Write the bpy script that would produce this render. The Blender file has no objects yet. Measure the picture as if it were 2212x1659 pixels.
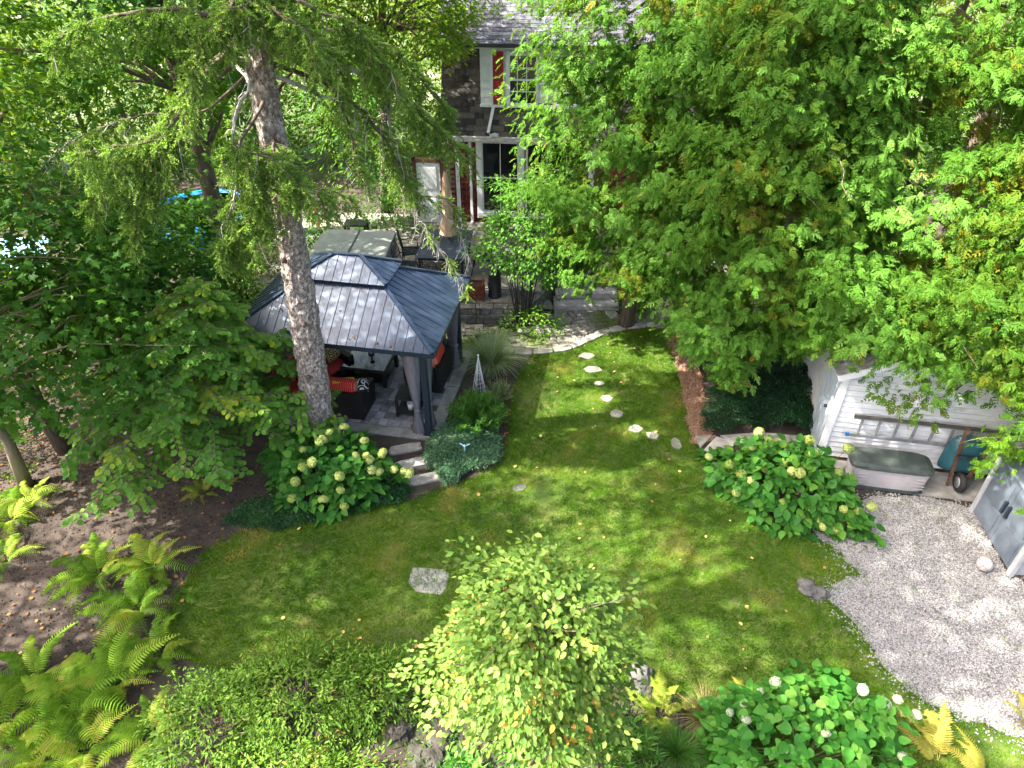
import bpy, math, random
import numpy as np
from mathutils import Vector, Matrix, noise

random.seed(7)
RNG = np.random.default_rng(11)
SC = bpy.context.scene
COL = SC.collection
R = math.radians

# ------------------------------------------------------------------ camera
CAM_H = 9.0
PITCH = R(36.8)
FPX = 700.0            # focal length in pixels of a 1024 wide picture
cd = bpy.data.cameras.new('camera'); cam = bpy.data.objects.new('camera', cd); COL.objects.link(cam)
cd.sensor_width = 36.0; cd.lens = 36.0 * FPX / 1024.0; cd.clip_end = 500; cd.clip_start = 0.1
cam.location = (0, 0, CAM_H); cam.rotation_euler = (math.pi/2 - PITCH, 0, 0)
SC.camera = cam

# ------------------------------------------------------------------ light
SUN_EL, SUN_AZ = 49.0, -100.0      # azimuth measured from +Y (away from the camera) towards +X
w = bpy.data.worlds.new("World"); SC.world = w; w.use_nodes = True
nt = w.node_tree; bg = nt.nodes['Background']
sky = nt.nodes.new('ShaderNodeTexSky'); sky.sky_type = 'NISHITA'; sky.sun_disc = False
sky.sun_elevation = R(SUN_EL); sky.sun_rotation = R(SUN_AZ)
sky.dust_density = 6.0; sky.air_density = 0.7; sky.ozone_density = 0.0
nt.links.new(sky.outputs[0], bg.inputs[0]); bg.inputs[1].default_value = 0.15
sl = bpy.data.lights.new('sun', 'SUN'); sl.energy = 5.0; sl.angle = R(0.53); sl.color = (1.0, 0.94, 0.82)
so = bpy.data.objects.new('sun', sl); COL.objects.link(so)
sd = Vector((math.sin(R(SUN_AZ))*math.cos(R(SUN_EL)), math.cos(R(SUN_AZ))*math.cos(R(SUN_EL)), math.sin(R(SUN_EL))))
so.rotation_euler = (-sd).to_track_quat('-Z', 'Y').to_euler(); so.location = sd*60
SC.view_settings.view_transform = 'Standard'
SC.view_settings.look = 'None'
SC.view_settings.gamma = 1.0
SC.view_settings.use_curve_mapping = False
SC.view_settings.exposure = 2.25
try:
    SC.cycles.max_bounces = 7; SC.cycles.transparent_max_bounces = 6
    SC.cycles.diffuse_bounces = 4; SC.cycles.glossy_bounces = 3; SC.cycles.transmission_bounces = 4
    SC.cycles.use_denoising = True
except Exception:
    pass

# ------------------------------------------------------------------ surveying helpers
SP, CP = math.sin(PITCH), math.cos(PITCH)
K = 1024.0/2212.0
def P(dx, dy, z=0.0):
    """ground (or height z) point seen at survey position dx, dy"""
    u = (dx*K-512)/FPX; v = (dy*K-384)/FPX
    t = (CAM_H - z)/(SP + v*CP)
    return Vector((u*t, t*(CP - v*SP), z))
def PY(dx, dy, Y):
    u = (dx*K-512)/FPX; v = (dy*K-384)/FPX
    t = Y/(CP - v*SP)
    return Vector((u*t, Y, CAM_H - t*(SP + v*CP)))

# ------------------------------------------------------------------ materials
def new_mat(name):
    m = bpy.data.materials.new(name); m.use_nodes = True
    return m, m.node_tree.nodes, m.node_tree.links, m.node_tree.nodes['Principled BSDF']
def setspec(b, v):
    for k in ('Specular IOR Level', 'Specular'):
        if k in b.inputs: b.inputs[k].default_value = v; return
def rgba(c): return (c[0], c[1], c[2], 1)
def M_plain(name, c, rough=.6, metal=0, spec=.5):
    m, n, l, b = new_mat(name)
    b.inputs['Base Color'].default_value = rgba(c); b.inputs['Roughness'].default_value = rough
    b.inputs['Metallic'].default_value = metal; setspec(b, spec)
    return m
def M_noise(name, stops, scale=5, rough=.8, bump=.3, bscale=None, metal=0, spec=.3, detail=6, objrand=0.0, coord='Object', dist=.02, stretch=None, second=None):
    """colour from noise through a ramp; objrand adds a shift by the object's own random number; second=(colour,scale,lo,hi) patches"""
    m, n, l, b = new_mat(name)
    tc = n.new('ShaderNodeTexCoord'); mp = n.new('ShaderNodeMapping')
    if coord == 'World':
        g = n.new('ShaderNodeNewGeometry'); l.new(g.outputs['Position'], mp.inputs[0])
    else:
        l.new(tc.outputs['Object'], mp.inputs[0])
    if stretch: mp.inputs['Scale'].default_value = stretch
    t = n.new('ShaderNodeTexNoise'); t.inputs['Scale'].default_value = scale; t.inputs['Detail'].default_value = detail
    t.inputs['Roughness'].default_value = .65
    l.new(mp.outputs[0], t.inputs['Vector'])
    r = n.new('ShaderNodeValToRGB'); e = r.color_ramp.elements
    e[0].position = stops[0][0]; e[0].color = rgba(stops[0][1]); e[1].position = stops[-1][0]; e[1].color = rgba(stops[-1][1])
    for p, c in stops[1:-1]:
        x = e.new(p); x.color = rgba(c)
    src = t.outputs['Fac']
    if objrand:
        oi = n.new('ShaderNodeObjectInfo'); ma = n.new('ShaderNodeMath'); ma.operation = 'MULTIPLY_ADD'
        l.new(oi.outputs['Random'], ma.inputs[0]); ma.inputs[1].default_value = objrand; 
        sb = n.new('ShaderNodeMath'); sb.operation = 'SUBTRACT'; l.new(src, sb.inputs[0]); sb.inputs[1].default_value = objrand/2
        l.new(sb.outputs[0], ma.inputs[2]); src = ma.outputs[0]
    l.new(src, r.inputs[0])
    out = r.outputs[0]
    for sc_ in ([second] if second and not isinstance(second, list) else (second or [])):
        c2, s2, lo, hi = sc_
        t2 = n.new('ShaderNodeTexNoise'); t2.inputs['Scale'].default_value = s2; t2.inputs['Detail'].default_value = 5
        l.new(mp.outputs[0], t2.inputs['Vector'])
        mr = n.new('ShaderNodeMapRange'); mr.inputs[1].default_value = lo; mr.inputs[2].default_value = hi
        l.new(t2.outputs['Fac'], mr.inputs[0])
        mx = n.new('ShaderNodeMix'); mx.data_type = 'RGBA'
        l.new(mr.outputs[0], mx.inputs[0]); l.new(out, mx.inputs[6]); mx.inputs[7].default_value = rgba(c2); out = mx.outputs[2]
    l.new(out, b.inputs['Base Color'])
    b.inputs['Roughness'].default_value = rough; b.inputs['Metallic'].default_value = metal; setspec(b, spec)
    if bump:
        t3 = n.new('ShaderNodeTexNoise'); t3.inputs['Scale'].default_value = bscale or scale*4; t3.inputs['Detail'].default_value = 6
        l.new(mp.outputs[0], t3.inputs['Vector'])
        bp = n.new('ShaderNodeBump'); bp.inputs['Strength'].default_value = bump; bp.inputs['Distance'].default_value = dist
        l.new(t3.outputs['Fac'], bp.inputs['Height']); l.new(bp.outputs[0], b.inputs['Normal'])
    return m
def M_leaf(name, stops, trans=.35, rough=.45, spec=.35, tcol=None):
    spec *= .45; rough = min(.8, rough+.1)
    """leaf colour through the 'tint' attribute, partly translucent"""
    m, n, l, b = new_mat(name)
    a = n.new('ShaderNodeAttribute'); a.attribute_name = 'tint'
    g = n.new('ShaderNodeNewGeometry'); t = n.new('ShaderNodeTexNoise'); t.inputs['Scale'].default_value = 18; l.new(g.outputs['Position'], t.inputs['Vector'])
    ad = n.new('ShaderNodeMath'); ad.operation = 'MULTIPLY_ADD'; ad.inputs[1].default_value = .22; 
    sb = n.new('ShaderNodeMath'); sb.operation = 'SUBTRACT'; sb.inputs[1].default_value = .11
    l.new(a.outputs['Fac'], sb.inputs[0]); l.new(t.outputs['Fac'], ad.inputs[0]); l.new(sb.outputs[0], ad.inputs[2])
    r = n.new('ShaderNodeValToRGB'); e = r.color_ramp.elements
    e[0].position = stops[0][0]; e[0].color = rgba(stops[0][1]); e[1].position = stops[-1][0]; e[1].color = rgba(stops[-1][1])
    for p, c in stops[1:-1]:
        x = e.new(p); x.color = rgba(c)
    l.new(ad.outputs[0], r.inputs[0])
    l.new(r.outputs[0], b.inputs['Base Color']); b.inputs['Roughness'].default_value = rough; setspec(b, spec)
    tr = n.new('ShaderNodeBsdfTranslucent')
    mc = n.new('ShaderNodeMix'); mc.data_type = 'RGBA'; mc.blend_type = 'MULTIPLY'; mc.inputs[0].default_value = 1
    l.new(r.outputs[0], mc.inputs[6]); mc.inputs[7].default_value = rgba(tcol or (1.9, 1.6, .55))
    l.new(mc.outputs[2], tr.inputs[0])
    mx = n.new('ShaderNodeMixShader'); mx.inputs[0].default_value = trans
    l.new(b.outputs[0], mx.inputs[1]); l.new(tr.outputs[0], mx.inputs[2])
    l.new(mx.outputs[0], n['Material Output'].inputs[0])
    return m

# ------------------------------------------------------------------ mesh helpers
class MB:
    """collects quads/tris/ngons with material slots, built as ONE mesh object"""
    def __init__(s): s.v = []; s.f = []; s.mi = []; s.sm = []
    def add(s, v, f, mi=0, smooth=False):
        o = len(s.v); s.v += [tuple(p) for p in v]
        for q in f: s.f.append([i+o for i in q]); s.mi.append(mi); s.sm.append(smooth)
        return s
    def box(s, c, d, rot=0, mi=0, tilt=None):
        x, y, z = d[0]/2, d[1]/2, d[2]/2
        vs = [Vector((a, b, e)) for e in (-z, z) for a, b in ((-x, -y), (x, -y), (x, y), (-x, y))]
        m = Matrix.Rotation(rot, 3, 'Z')
        if tilt is not None: m = m @ Matrix.Rotation(tilt[1], 3, tilt[0])
        vs = [m @ p + Vector(c) for p in vs]
        return s.add(vs, [(0, 3, 2, 1), (4, 5, 6, 7), (0, 1, 5, 4), (1, 2, 6, 5), (2, 3, 7, 6), (3, 0, 4, 7)], mi)
    def bar(s, a, b, wx, wy=None, mi=0, up=(0, 0, 1)):
        a = Vector(a); b = Vector(b); wy = wy or wx; d = (b-a).normalized(); u = Vector(up)
        if abs(d.dot(u)) > .98: u = Vector((0, 1, 0))
        x = d.cross(u).normalized(); y = x.cross(d)
        vs = [p + x*i*wx/2 + y*j*wy/2 for p in (a, b) for i, j in ((-1, -1), (1, -1), (1, 1), (-1, 1))]
        return s.add(vs, [(0, 1, 2, 3), (7, 6, 5, 4), (0, 4, 5, 1), (1, 5, 6, 2), (2, 6, 7, 3), (3, 7, 4, 0)], mi)
    def tube(s, pts, rad, sides=6, mi=0, cap=True, smooth=True, wob=0):
        pts = [Vector(p) for p in pts]; n = len(pts)
        if not hasattr(rad, '__len__'): rad = [rad]*n
        vs = []; x = None
        for i, p in enumerate(pts):
            d = (pts[min(i+1, n-1)] - pts[max(i-1, 0)])
            d = d.normalized() if d.length > 1e-9 else Vector((0, 0, 1))
            if x is None: x = d.orthogonal().normalized()
            x = (x - d*x.dot(d)); x = x.normalized() if x.length > 1e-6 else d.orthogonal().normalized()
            y = d.cross(x)
            for k in range(sides):
                a = 2*math.pi*k/sides; r = rad[i]*(1+wob*(random.random()-.5))
                vs.append(p + (x*math.cos(a)+y*math.sin(a))*r)
        f = [(i*sides+k, i*sides+(k+1) % sides, (i+1)*sides+(k+1) % sides, (i+1)*sides+k) for i in range(n-1) for k in range(sides)]
        if cap: f += [tuple(range(sides))[::-1], tuple((n-1)*sides+k for k in range(sides))]
        return s.add(vs, f, mi, smooth)
    def prism(s, poly, z0, z1, mi=0):
        n = len(poly); vs = [(p[0], p[1], z0) for p in poly] + [(p[0], p[1], z1) for p in poly]
        return s.add(vs, [tuple(range(n))[::-1], tuple(range(n, 2*n))] + [(i, (i+1) % n, (i+1) % n+n, i+n) for i in range(n)], mi)
    def lathe(s, prof, c=(0, 0, 0), sides=16, mi=0, smooth=True):
        vs = [(c[0]+r*math.cos(2*math.pi*k/sides), c[1]+r*math.sin(2*math.pi*k/sides), c[2]+z) for r, z in prof for k in range(sides)]
        n = len(prof)
        f = [(i*sides+k, i*sides+(k+1) % sides, (i+1)*sides+(k+1) % sides, (i+1)*sides+k) for i in range(n-1) for k in range(sides)]
        f += [tuple(range(sides))[::-1], tuple((n-1)*sides+k for k in range(sides))]
        return s.add(vs, f, mi, smooth)
    def build(s, name, mats, parent=None, loc=(0, 0, 0), rot=0, bevel=0):
        me = bpy.data.meshes.new(name); me.from_pydata(s.v, [], s.f)
        for m in (mats if isinstance(mats, (list, tuple)) else [mats]): me.materials.append(m)
        me.polygons.foreach_set('material_index', s.mi); me.polygons.foreach_set('use_smooth', s.sm)
        me.update()
        o = bpy.data.objects.new(name, me); COL.objects.link(o); o.location = loc; o.rotation_euler[2] = rot
        if parent: o.parent = parent
        if bevel:
            b = o.modifiers.new('b', 'BEVEL'); b.width = bevel; b.segments = 2; b.limit_method = 'ANGLE'
        return o

def tag(o, label=None, cat=None, group=None, kind=None):
    if label: o['label'] = label
    if cat: o['category'] = cat
    if group: o['group'] = group
    if kind: o['kind'] = kind
    return o
def thing(name, label, cat, loc=(0, 0, 0), rot=0, group=None):
    o = bpy.data.objects.new(name, None); COL.objects.link(o); o.location = loc; o.rotation_euler[2] = rot
    o.empty_display_size = .2
    return tag(o, label, cat, group)
def dup(root, loc, rot, label, group=None):
    r = root.copy(); COL.objects.link(r); r.location = loc; r.rotation_euler[2] = rot; r['label'] = label
    if group: r['group'] = group
    for ch in root.children:
        c = ch.copy(); COL.objects.link(c); c.parent = r
        for g in ch.children:
            d = g.copy(); COL.objects.link(d); d.parent = c
    return r

# numpy leaf instancing --------------------------------------------
def T(v, f): return np.array(v, float), np.array(f, int)
def frames(fwd, nrm):
    y = fwd/np.linalg.norm(fwd, axis=1, keepdims=True)
    x = np.cross(y, nrm); ln = np.linalg.norm(x, axis=1, keepdims=True); x = np.where(ln > 1e-6, x/np.maximum(ln, 1e-6), np.array([[1., 0, 0]]))
    z = np.cross(x, y)
    return np.stack([x, y, z], axis=2)
def tri_mesh(name, V, F, mat, tint=None, smooth=False):
    me = bpy.data.meshes.new(name)
    me.vertices.add(len(V)); me.vertices.foreach_set('co', np.ascontiguousarray(V, dtype=np.float32).ravel())
    me.loops.add(len(F)*3); me.loops.foreach_set('vertex_index', np.ascontiguousarray(F, dtype=np.int32).ravel())
    me.polygons.add(len(F)); me.polygons.foreach_set('loop_start', np.arange(0, len(F)*3, 3, dtype=np.int32))
    me.polygons.foreach_set('loop_total', np.full(len(F), 3, dtype=np.int32))
    if smooth: me.polygons.foreach_set('use_smooth', np.ones(len(F), dtype=bool))
    me.update(calc_edges=True)
    if tint is not None:
        a = me.attributes.new('tint', 'FLOAT', 'POINT'); a.data.foreach_set('value', np.ascontiguousarray(tint, dtype=np.float32))
    me.materials.append(mat)
    return me
def inst_arrays(tmpl, pos, M, scale):
    V0, F0 = tmpl; n = len(pos)
    sc = np.asarray(scale, float)
    if sc.ndim == 1: sc = sc[:, None]
    if sc.shape[1] == 1: sc = np.repeat(sc, 3, axis=1)
    Vl = V0[None]*sc[:, None, :]
    V = np.einsum('nij,nkj->nki', M, Vl) + pos[:, None, :]
    F = F0[None] + (np.arange(n)*len(V0))[:, None, None]
    return V.reshape(-1, 3), F.reshape(-1, 3)
def leaf_object(name, tmpl, pos, M, scale, tint, mat, parent, loc, kind=None):
    V, F = inst_arrays(tmpl, pos-np.array(loc), M, scale)
    me = tri_mesh(name, V, F, mat, np.repeat(tint, len(tmpl[0])))
    o = bpy.data.objects.new(name, me); COL.objects.link(o)
    if parent: o.parent = parent
    else: o.location = loc
    if kind: o['kind'] = kind
    return o
def leaf_parts(name, tmpl, pos, M, scale, tint, mat, parent, loc, limit=300, rest='leaves'):
    """the LIMIT leaves nearest the camera become parts of their own (shared meshes), the rest one part"""
    d = np.linalg.norm(pos-np.array([0, 0, CAM_H]), axis=1)
    idx = np.argsort(d); near = idx[:limit]; far = idx[limit:]
    var = []
    for k in range(6):
        var.append(tri_mesh(name, tmpl[0], tmpl[1], mat, np.full(len(tmpl[0]), (k+.5)/6)))
    L = np.array(loc)
    for i in near:
        k = min(5, max(0, int(tint[i]*6)))
        o = bpy.data.objects.new(name, var[k]); COL.objects.link(o); o.parent = parent
        m = Matrix([list(M[i][r]) for r in range(3)])
        s = scale[i] if np.ndim(scale[i]) == 0 else scale[i][0]
        o.rotation_euler = m.to_euler(); o.location = tuple(pos[i]-L); o.scale = (s, s, s)
    if len(far):
        leaf_object(rest, tmpl, pos[far], M[far], np.asarray(scale)[far], tint[far], mat, parent, loc, 'stuff')

def N3(n): 
    a = RNG.normal(size=(n, 3)); return a/np.linalg.norm(a, axis=1, keepdims=True)
def lump(p, f=1.0, seed=0.0):
    return np.array([noise.noise(Vector((q[0]*f+seed, q[1]*f, q[2]*f))) for q in p])

# leaf templates (unit length along +y, normal +z) ------------------
OVAL = T([(0, 0, -.02), (.26, .28, .04), (.24, .68, .03), (0, 1, -.08), (-.24, .68, .03), (-.26, .28, .04)], [(0, 1, 2), (0, 2, 3), (0, 3, 4), (0, 4, 5)])
BROAD = T([(0, 0, 0), (.3, .08, .04), (.42, .38, .07), (.28, .72, .03), (0, 1.05, -.1), (-.28, .72, .03), (-.42, .38, .07), (-.3, .08, .04), (0, .4, -.03), (0, .75, -.05)],
          [(0, 1, 8), (1, 2, 8), (2, 3, 9), (2, 9, 8), (3, 4, 9), (4, 5, 9), (5, 6, 9), (6, 8, 9), (6, 7, 8), (7, 0, 8)])
ROUND = T([(0, 0, 0), (.3, .2, .03), (.42, .55, .05), (.25, .88, 0), (0, 1, -.05), (-.25, .88, 0), (-.42, .55, .05), (-.3, .2, .03), (0, .5, -.04)],
          [(0, 1, 8), (1, 2, 8), (2, 3, 8), (3, 4, 8), (4, 5, 8), (5, 6, 8), (6, 7, 8), (7, 0, 8)])
AZL = T(OVAL[0]*np.array([.62, 1, 1]), OVAL[1])
MAPLE = T([(0, 0, 0), (.45, .12, .0), (.22, .35, .03), (.55, .62, -.05), (.2, .62, .03), (0, 1.05, -.1), (-.2, .62, .03), (-.55, .62, -.05), (-.22, .35, .03), (-.45, .12, 0)],
          [(0, 1, 2), (0, 2, 8), (2, 3, 4), (2, 4, 8), (4, 6, 8), (4, 5, 6), (6, 7, 8), (8, 9, 0)])
KITE = T([(0, 0, 0), (.2, .45, .03), (0, 1, -.05), (-.2, .45, .03)], [(0, 1, 2), (0, 2, 3)])
NARROW = T([(0, 0, 0), (.09, .4, .02), (0, 1, -.12), (-.09, .4, .02)], [(0, 1, 2), (0, 2, 3)])
def cedar_tmpl(rs, n=6):
    v = []; f = []
    def k(p, d, L, wd, zz):
        d = np.array(d)/np.linalg.norm(d); s = np.array([-d[1], d[0]]); p = np.array(p); o = len(v)
        m = p+d*L*.5; e = p+d*L
        v.extend([(p[0], p[1], zz[0]), (m[0]+s[0]*wd, m[1]+s[1]*wd, zz[1]+.02), (e[0], e[1], zz[2]), (m[0]-s[0]*wd, m[1]-s[1]*wd, zz[1]-.02)])
        f.extend([(o, o+1, o+2), (o, o+2, o+3)])
    z = lambda y: -.22*y*y
    def k1(p, d, L, wd, zz):
        d = np.array(d)/np.linalg.norm(d); s = np.array([-d[1], d[0]]); p = np.array(p); o = len(v); m = p+d*L*.42; e = p+d*L
        v.extend([(p[0]-s[0]*wd*.6, p[1]-s[1]*wd*.6, zz[0]), (m[0]+s[0]*wd*1.3, m[1]+s[1]*wd*1.3, zz[1]+.02), (e[0], e[1], zz[2])])
        f.append((o, o+1, o+2))
    k((0, 0), (0, 1), 1.0, .05, (z(0), z(.5), z(1)))
    for i in range(n):
        y = .1+.78*i/(n-1); 
        for sgn in (-1, 1):
            L = (.5-.34*i/(n-1))*rs.uniform(.8, 1.2); a = rs.uniform(.55, 1.0)
            q = (sgn*math.sin(a), math.cos(a)); dz = rs.uniform(-.12, .05)
            k1((0, y), q, L, .075*rs.uniform(.9, 1.3), (z(y), z(y)+dz*.5, z(y+L*.6)+dz))
    return T(v, f)
RS = random.Random(5)
CEDARS = [cedar_tmpl(RS, 5), cedar_tmpl(RS, 6), cedar_tmpl(RS, 4)]
def spruce_tmpl(rs, n=7):
    v = []; f = []
    for i in range(n):
        y = i/n
        for k in range(3):
            a = rs.uniform(0, 6.28); L = .17*(1-.4*y)
            d = np.array([math.cos(a), .9, math.sin(a)]); p = np.array([0, y, -.1*y*y]); s = np.array([-math.sin(a), 0, math.cos(a)])*.03
            o = len(v); v.extend([p-s-[0, .03, 0], p+s+[0, .08, 0], p+d*L]); f.append((o, o+1, o+2))
    o = len(v); v.extend([(.02, 0, 0), (-.02, 0, 0), (0, 1.12, -.12), (0, 0, .02)]); f.extend([(o, o+1, o+2), (o+1, o+3, o+2)])
    return T(v, f)
SPRUCES = [spruce_tmpl(RS), spruce_tmpl(RS), spruce_tmpl(RS)]
# ------------------------------------------------------------------ shared materials
m_soil = M_noise('soil', [(.3, (.028, .021, .018)), (.52, (.055, .042, .035)), (.75, (.095, .074, .06))], 2.2, .95, .6, 30, coord='World',
                 second=[((.12, .085, .06), 9, .62, .8), ((.035, .05, .02), 1.1, .6, .75)])
m_turf = M_noise('turf', [(.32, (.035, .065, .010)), (.5, (.065, .105, .014)), (.68, (.13, .145, .035))], 1.4, .95, .6, 55, coord='World',
                 second=[((.12, .10, .05), 1.9, .60, .80)])
m_far = M_noise('farground', [(.35, (.04, .08, .02)), (.58, (.09, .12, .04)), (.72, (.5, .47, .42))], .35, .95, .3, 5, coord='World')
m_gravelbed = M_noise('gravelbed', [(.3, (.09, .08, .075)), (.55, (.19, .175, .17)), (.75, (.32, .30, .29))], 28, .95, .8, 60, coord='World',
                      second=[((.12, .085, .06), 1.7, .66, .82)])
m_pebble = M_noise('pebble', [(.3, (.14, .135, .135)), (.5, (.29, .285, .285)), (.7, (.54, .53, .53))], 60, .85, 0, coord='World')
m_cobble = M_noise('cobble', [(.3, (.15, .14, .12)), (.5, (.20, .19, .165)), (.7, (.26, .245, .215))], 4, .9, .5, 40, objrand=.5,
                   second=[((.09, .12, .03), 1.0, .44, .62)], coord='World')
m_paver = M_noise('paver', [(.3, (.15, .15, .15)), (.5, (.26, .26, .27)), (.7, (.38, .37, .37))], 5, .85, .35, 45, objrand=.4, coord='World')
m_joint = M_noise('joint', [(.3, (.05, .05, .035)), (.7, (.11, .105, .085))], 14, .98, .5, 60, coord='World')
m_flag = M_noise('flagstone', [(.3, (.20, .185, .16)), (.5, (.33, .31, .275)), (.72, (.48, .455, .42))], 5, .85, .5, 35, objrand=.3, coord='World',
                 second=[((.20, .19, .15), 3, .58, .75)])
m_slab = M_noise('paleslab', [(.3, (.24, .225, .195)), (.5, (.37, .35, .31)), (.72, (.52, .49, .45))], 6, .85, .5, 35, objrand=.3, coord='World', second=[((.24, .23, .18), 4, .6, .8)])
m_patio = M_noise('patiostone', [(.3, (.12, .115, .10)), (.5, (.19, .18, .155)), (.7, (.28, .26, .22))], 3, .85, .4, 30, objrand=.4, coord='World')
m_step = M_noise('stepstone', [(.3, (.22, .21, .20)), (.7, (.42, .41, .39))], 6, .85, .4, 40, coord='World')
m_rock = M_noise('rock', [(.3, (.06, .058, .055)), (.5, (.12, .115, .11)), (.72, (.23, .22, .21))], 6, .9, .8, 30, coord='World', second=[((.08, .09, .04), 4, .58, .7)])
m_concrete = M_noise('concrete', [(.3, (.20, .195, .18)), (.7, (.34, .33, .31))], 6, .9, .3, 50, coord='World', second=[((.13, .14, .11), 2, .5, .7)])
m_mulch = M_noise('mulch', [(.3, (.17, .085, .055)), (.5, (.31, .18, .12)), (.72, (.48, .31, .23))], 30, .95, .8, 60, coord='World')
m_darkmulch = M_noise('darkmulch', [(.3, (.020, .015, .013)), (.6, (.055, .042, .036))], 25, .97, .8, 60, coord='World')
m_bark = M_noise('bark', [(.36, (.14, .108, .092)), (.5, (.30, .25, .22)), (.6, (.55, .485, .44))], 20, .95, 1.0, 22, dist=.05, coord='World', stretch=(1, 1, .7),
                 second=[((.10, .085, .075), 32, .55, .68)])
m_bark2 = M_noise('darkbark', [(.3, (.06, .045, .035)), (.7, (.20, .155, .12))], 10, .95, .8, 25, coord='World', stretch=(1, 1, .3))
m_palebark = M_noise('maplebark', [(.3, (.15, .12, .075)), (.7, (.30, .25, .17))], 10, .9, .5, 25, coord='World', stretch=(1, 1, .3))
m_twig = M_plain('twig', (.22, .17, .12), .9)
m_dead = M_noise('deadtwig', [(.3, (.30, .27, .24)), (.7, (.56, .53, .48))], 9, .95, 0, coord='World')
m_stem = M_plain('greenstem', (.14, .16, .06), .8)

Z = Vector((0, 0, 0))
def ground_poly(name, pts, z, mat, dens=0, jit=0, seed=1):
    """a sheet whose outline is subdivided and jittered so its edge is not straight"""
    rs = random.Random(seed); out = []
    g = [P(*p) for p in pts]
    for i, a in enumerate(g):
        b = g[(i+1) % len(g)]; n = max(1, int((b-a).length/.12)) if jit else 1
        for k in range(n):
            q = a.lerp(b, k/n)
            if k or jit:
                q = q + Vector((rs.uniform(-jit, jit), rs.uniform(-jit, jit), 0))
            out.append((q.x, q.y))
    mb = MB(); mb.add([(x, y, z) for x, y in out], [tuple(range(len(out)))])
    # face up
    a = sum(out[i][0]*out[(i+1) % len(out)][1]-out[(i+1) % len(out)][0]*out[i][1] for i in range(len(out)))
    if a < 0: mb.f = [f[::-1] for f in mb.f]
    o = mb.build(name, mat); return o, out
def inside(poly, x, y):
    c = False; n = len(poly); j = n-1
    for i in range(n):
        xi, yi = poly[i]; xj, yj = poly[j]
        if (yi > y) != (yj > y) and x < (xj-xi)*(y-yi)/(yj-yi)+xi: c = not c
        j = i
    return c
def inside_np(poly, X, Y):
    c = np.zeros(len(X), bool); n = len(poly); j = n-1
    for i in range(n):
        xi, yi = poly[i]; xj, yj = poly[j]
        if yi != yj: c ^= ((yi > Y) != (yj > Y)) & (X < (xj-xi)*(Y-yi)/(yj-yi)+xi)
        j = i
    return c
def scatter(poly, n):
    a = np.array(poly); lo = a.min(0); hi = a.max(0); out = []
    tot = 0
    while tot < n:
        q = RNG.uniform(lo, hi, size=(n*2, 2)); q = q[inside_np(poly, q[:, 0], q[:, 1])]; out.append(q); tot += len(q)
        if len(q) == 0: break
    return np.concatenate(out)[:n]

# ground: one sheet to the horizon, gently uneven nearby
mb = MB(); mb.add([(-150, -20, 0), (150, -20, 0), (150, 24, 0), (-150, 24, 0)], [(0, 1, 2, 3)])
tag(mb.build('ground', m_soil), 'dark brown garden soil under the whole yard', kind='structure')
mb = MB(); mb.add([(-150, 24, .0), (150, 24, .0), (150, 300, .0), (-150, 300, .0)], [(0, 1, 2, 3)])
tag(mb.build('ground', m_far), 'pale open ground beyond the back garden trees', kind='structure')

LAWN = [(1150, 765), (1270, 742), (1340, 716), (1435, 710), (1455, 780), (1476, 870), (1492, 950), (1518, 985), (1575, 1060), (1650, 1115), (1760, 1165), (1800, 1185), (1862, 1238),
        (1800, 1262), (1782, 1292), (1835, 1335), (1870, 1380), (1905, 1440), (1985, 1510), (2100, 1560), (2230, 1600), (2300, 1760), (1900, 1800), (1560, 1640), (1440, 1480), (1300, 1470), (1150, 1500),
        (900, 1490), (700, 1470), (480, 1460), (355, 1400), (372, 1310), (420, 1230), (460, 1180), (540, 1145), (700, 1108), (880, 1085), (1000, 1045), (1080, 1010), (1098, 950), (1108, 850)]
lawn, lawn_poly = ground_poly('lawn', LAWN, .006, m_turf, jit=.035)
tag(lawn, 'green lawn with brown worn patches and dappled light', kind='structure')
GRAV = [(1862, 1238), (1800, 1185), (1760, 1150), (1800, 1100), (1890, 1072), (2000, 1072), (2105, 1100), (2180, 1250), (2420, 1300), (2500, 1700), (2230, 1600), (2100, 1560), (1985, 1510), (1905, 1440), (1870, 1380), (1835, 1335), (1782, 1292), (1800, 1262)]
gr, grav_poly = ground_poly('gravel_yard', GRAV, .010, m_gravelbed, jit=.05, seed=4)
tag(gr, 'pale grey crushed stone yard beside the white shed', kind='structure')
# loose stones of the gravel
pts = scatter(grav_poly, 52000)
_gp = np.array(grav_poly); _n = np.roll(_gp, -1, 0)-_gp; _i = RNG.integers(0, len(_gp), 3500)
pts = np.concatenate([pts, _gp[_i]+_n[_i]*RNG.uniform(0, 1, (3500, 1))+RNG.normal(scale=.11, size=(3500, 2))])
PEB = T([(.5, 0, 0), (-.3, .45, 0), (-.3, -.45, 0), (.05, 0, .5)], [(0, 1, 3), (1, 2, 3), (2, 0, 3)])
pos = np.column_stack([pts, np.full(len(pts), .010)])
nr = N3(len(pos))*.5+[0, 0, 1]; fw = N3(len(pos))
V, F = inst_arrays(PEB, pos, frames(fw, nr), RNG.uniform(.018, .042, len(pos)))
tag(bpy.data.objects.new('gravel', tri_mesh('gravel', V, F, m_pebble)), 'loose crushed pale stones on the yard', kind='stuff')
COL.objects.link(bpy.data.objects['gravel'])
MUL = [(1440, 705), (1400, 690), (1470, 690), (1510, 800), (1530, 880), (1540, 950), (1494, 962), (1478, 870), (1458, 780), (1435, 725)]
mu, mul_poly = ground_poly('mulch_path', MUL, .010, m_mulch, jit=.04, seed=5)
tag(mu, 'strip of reddish wood chips between lawn and ivy', kind='structure')
pts = scatter(mul_poly, 5000); pos = np.column_stack([pts, np.full(len(pts), .02)])
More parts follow.
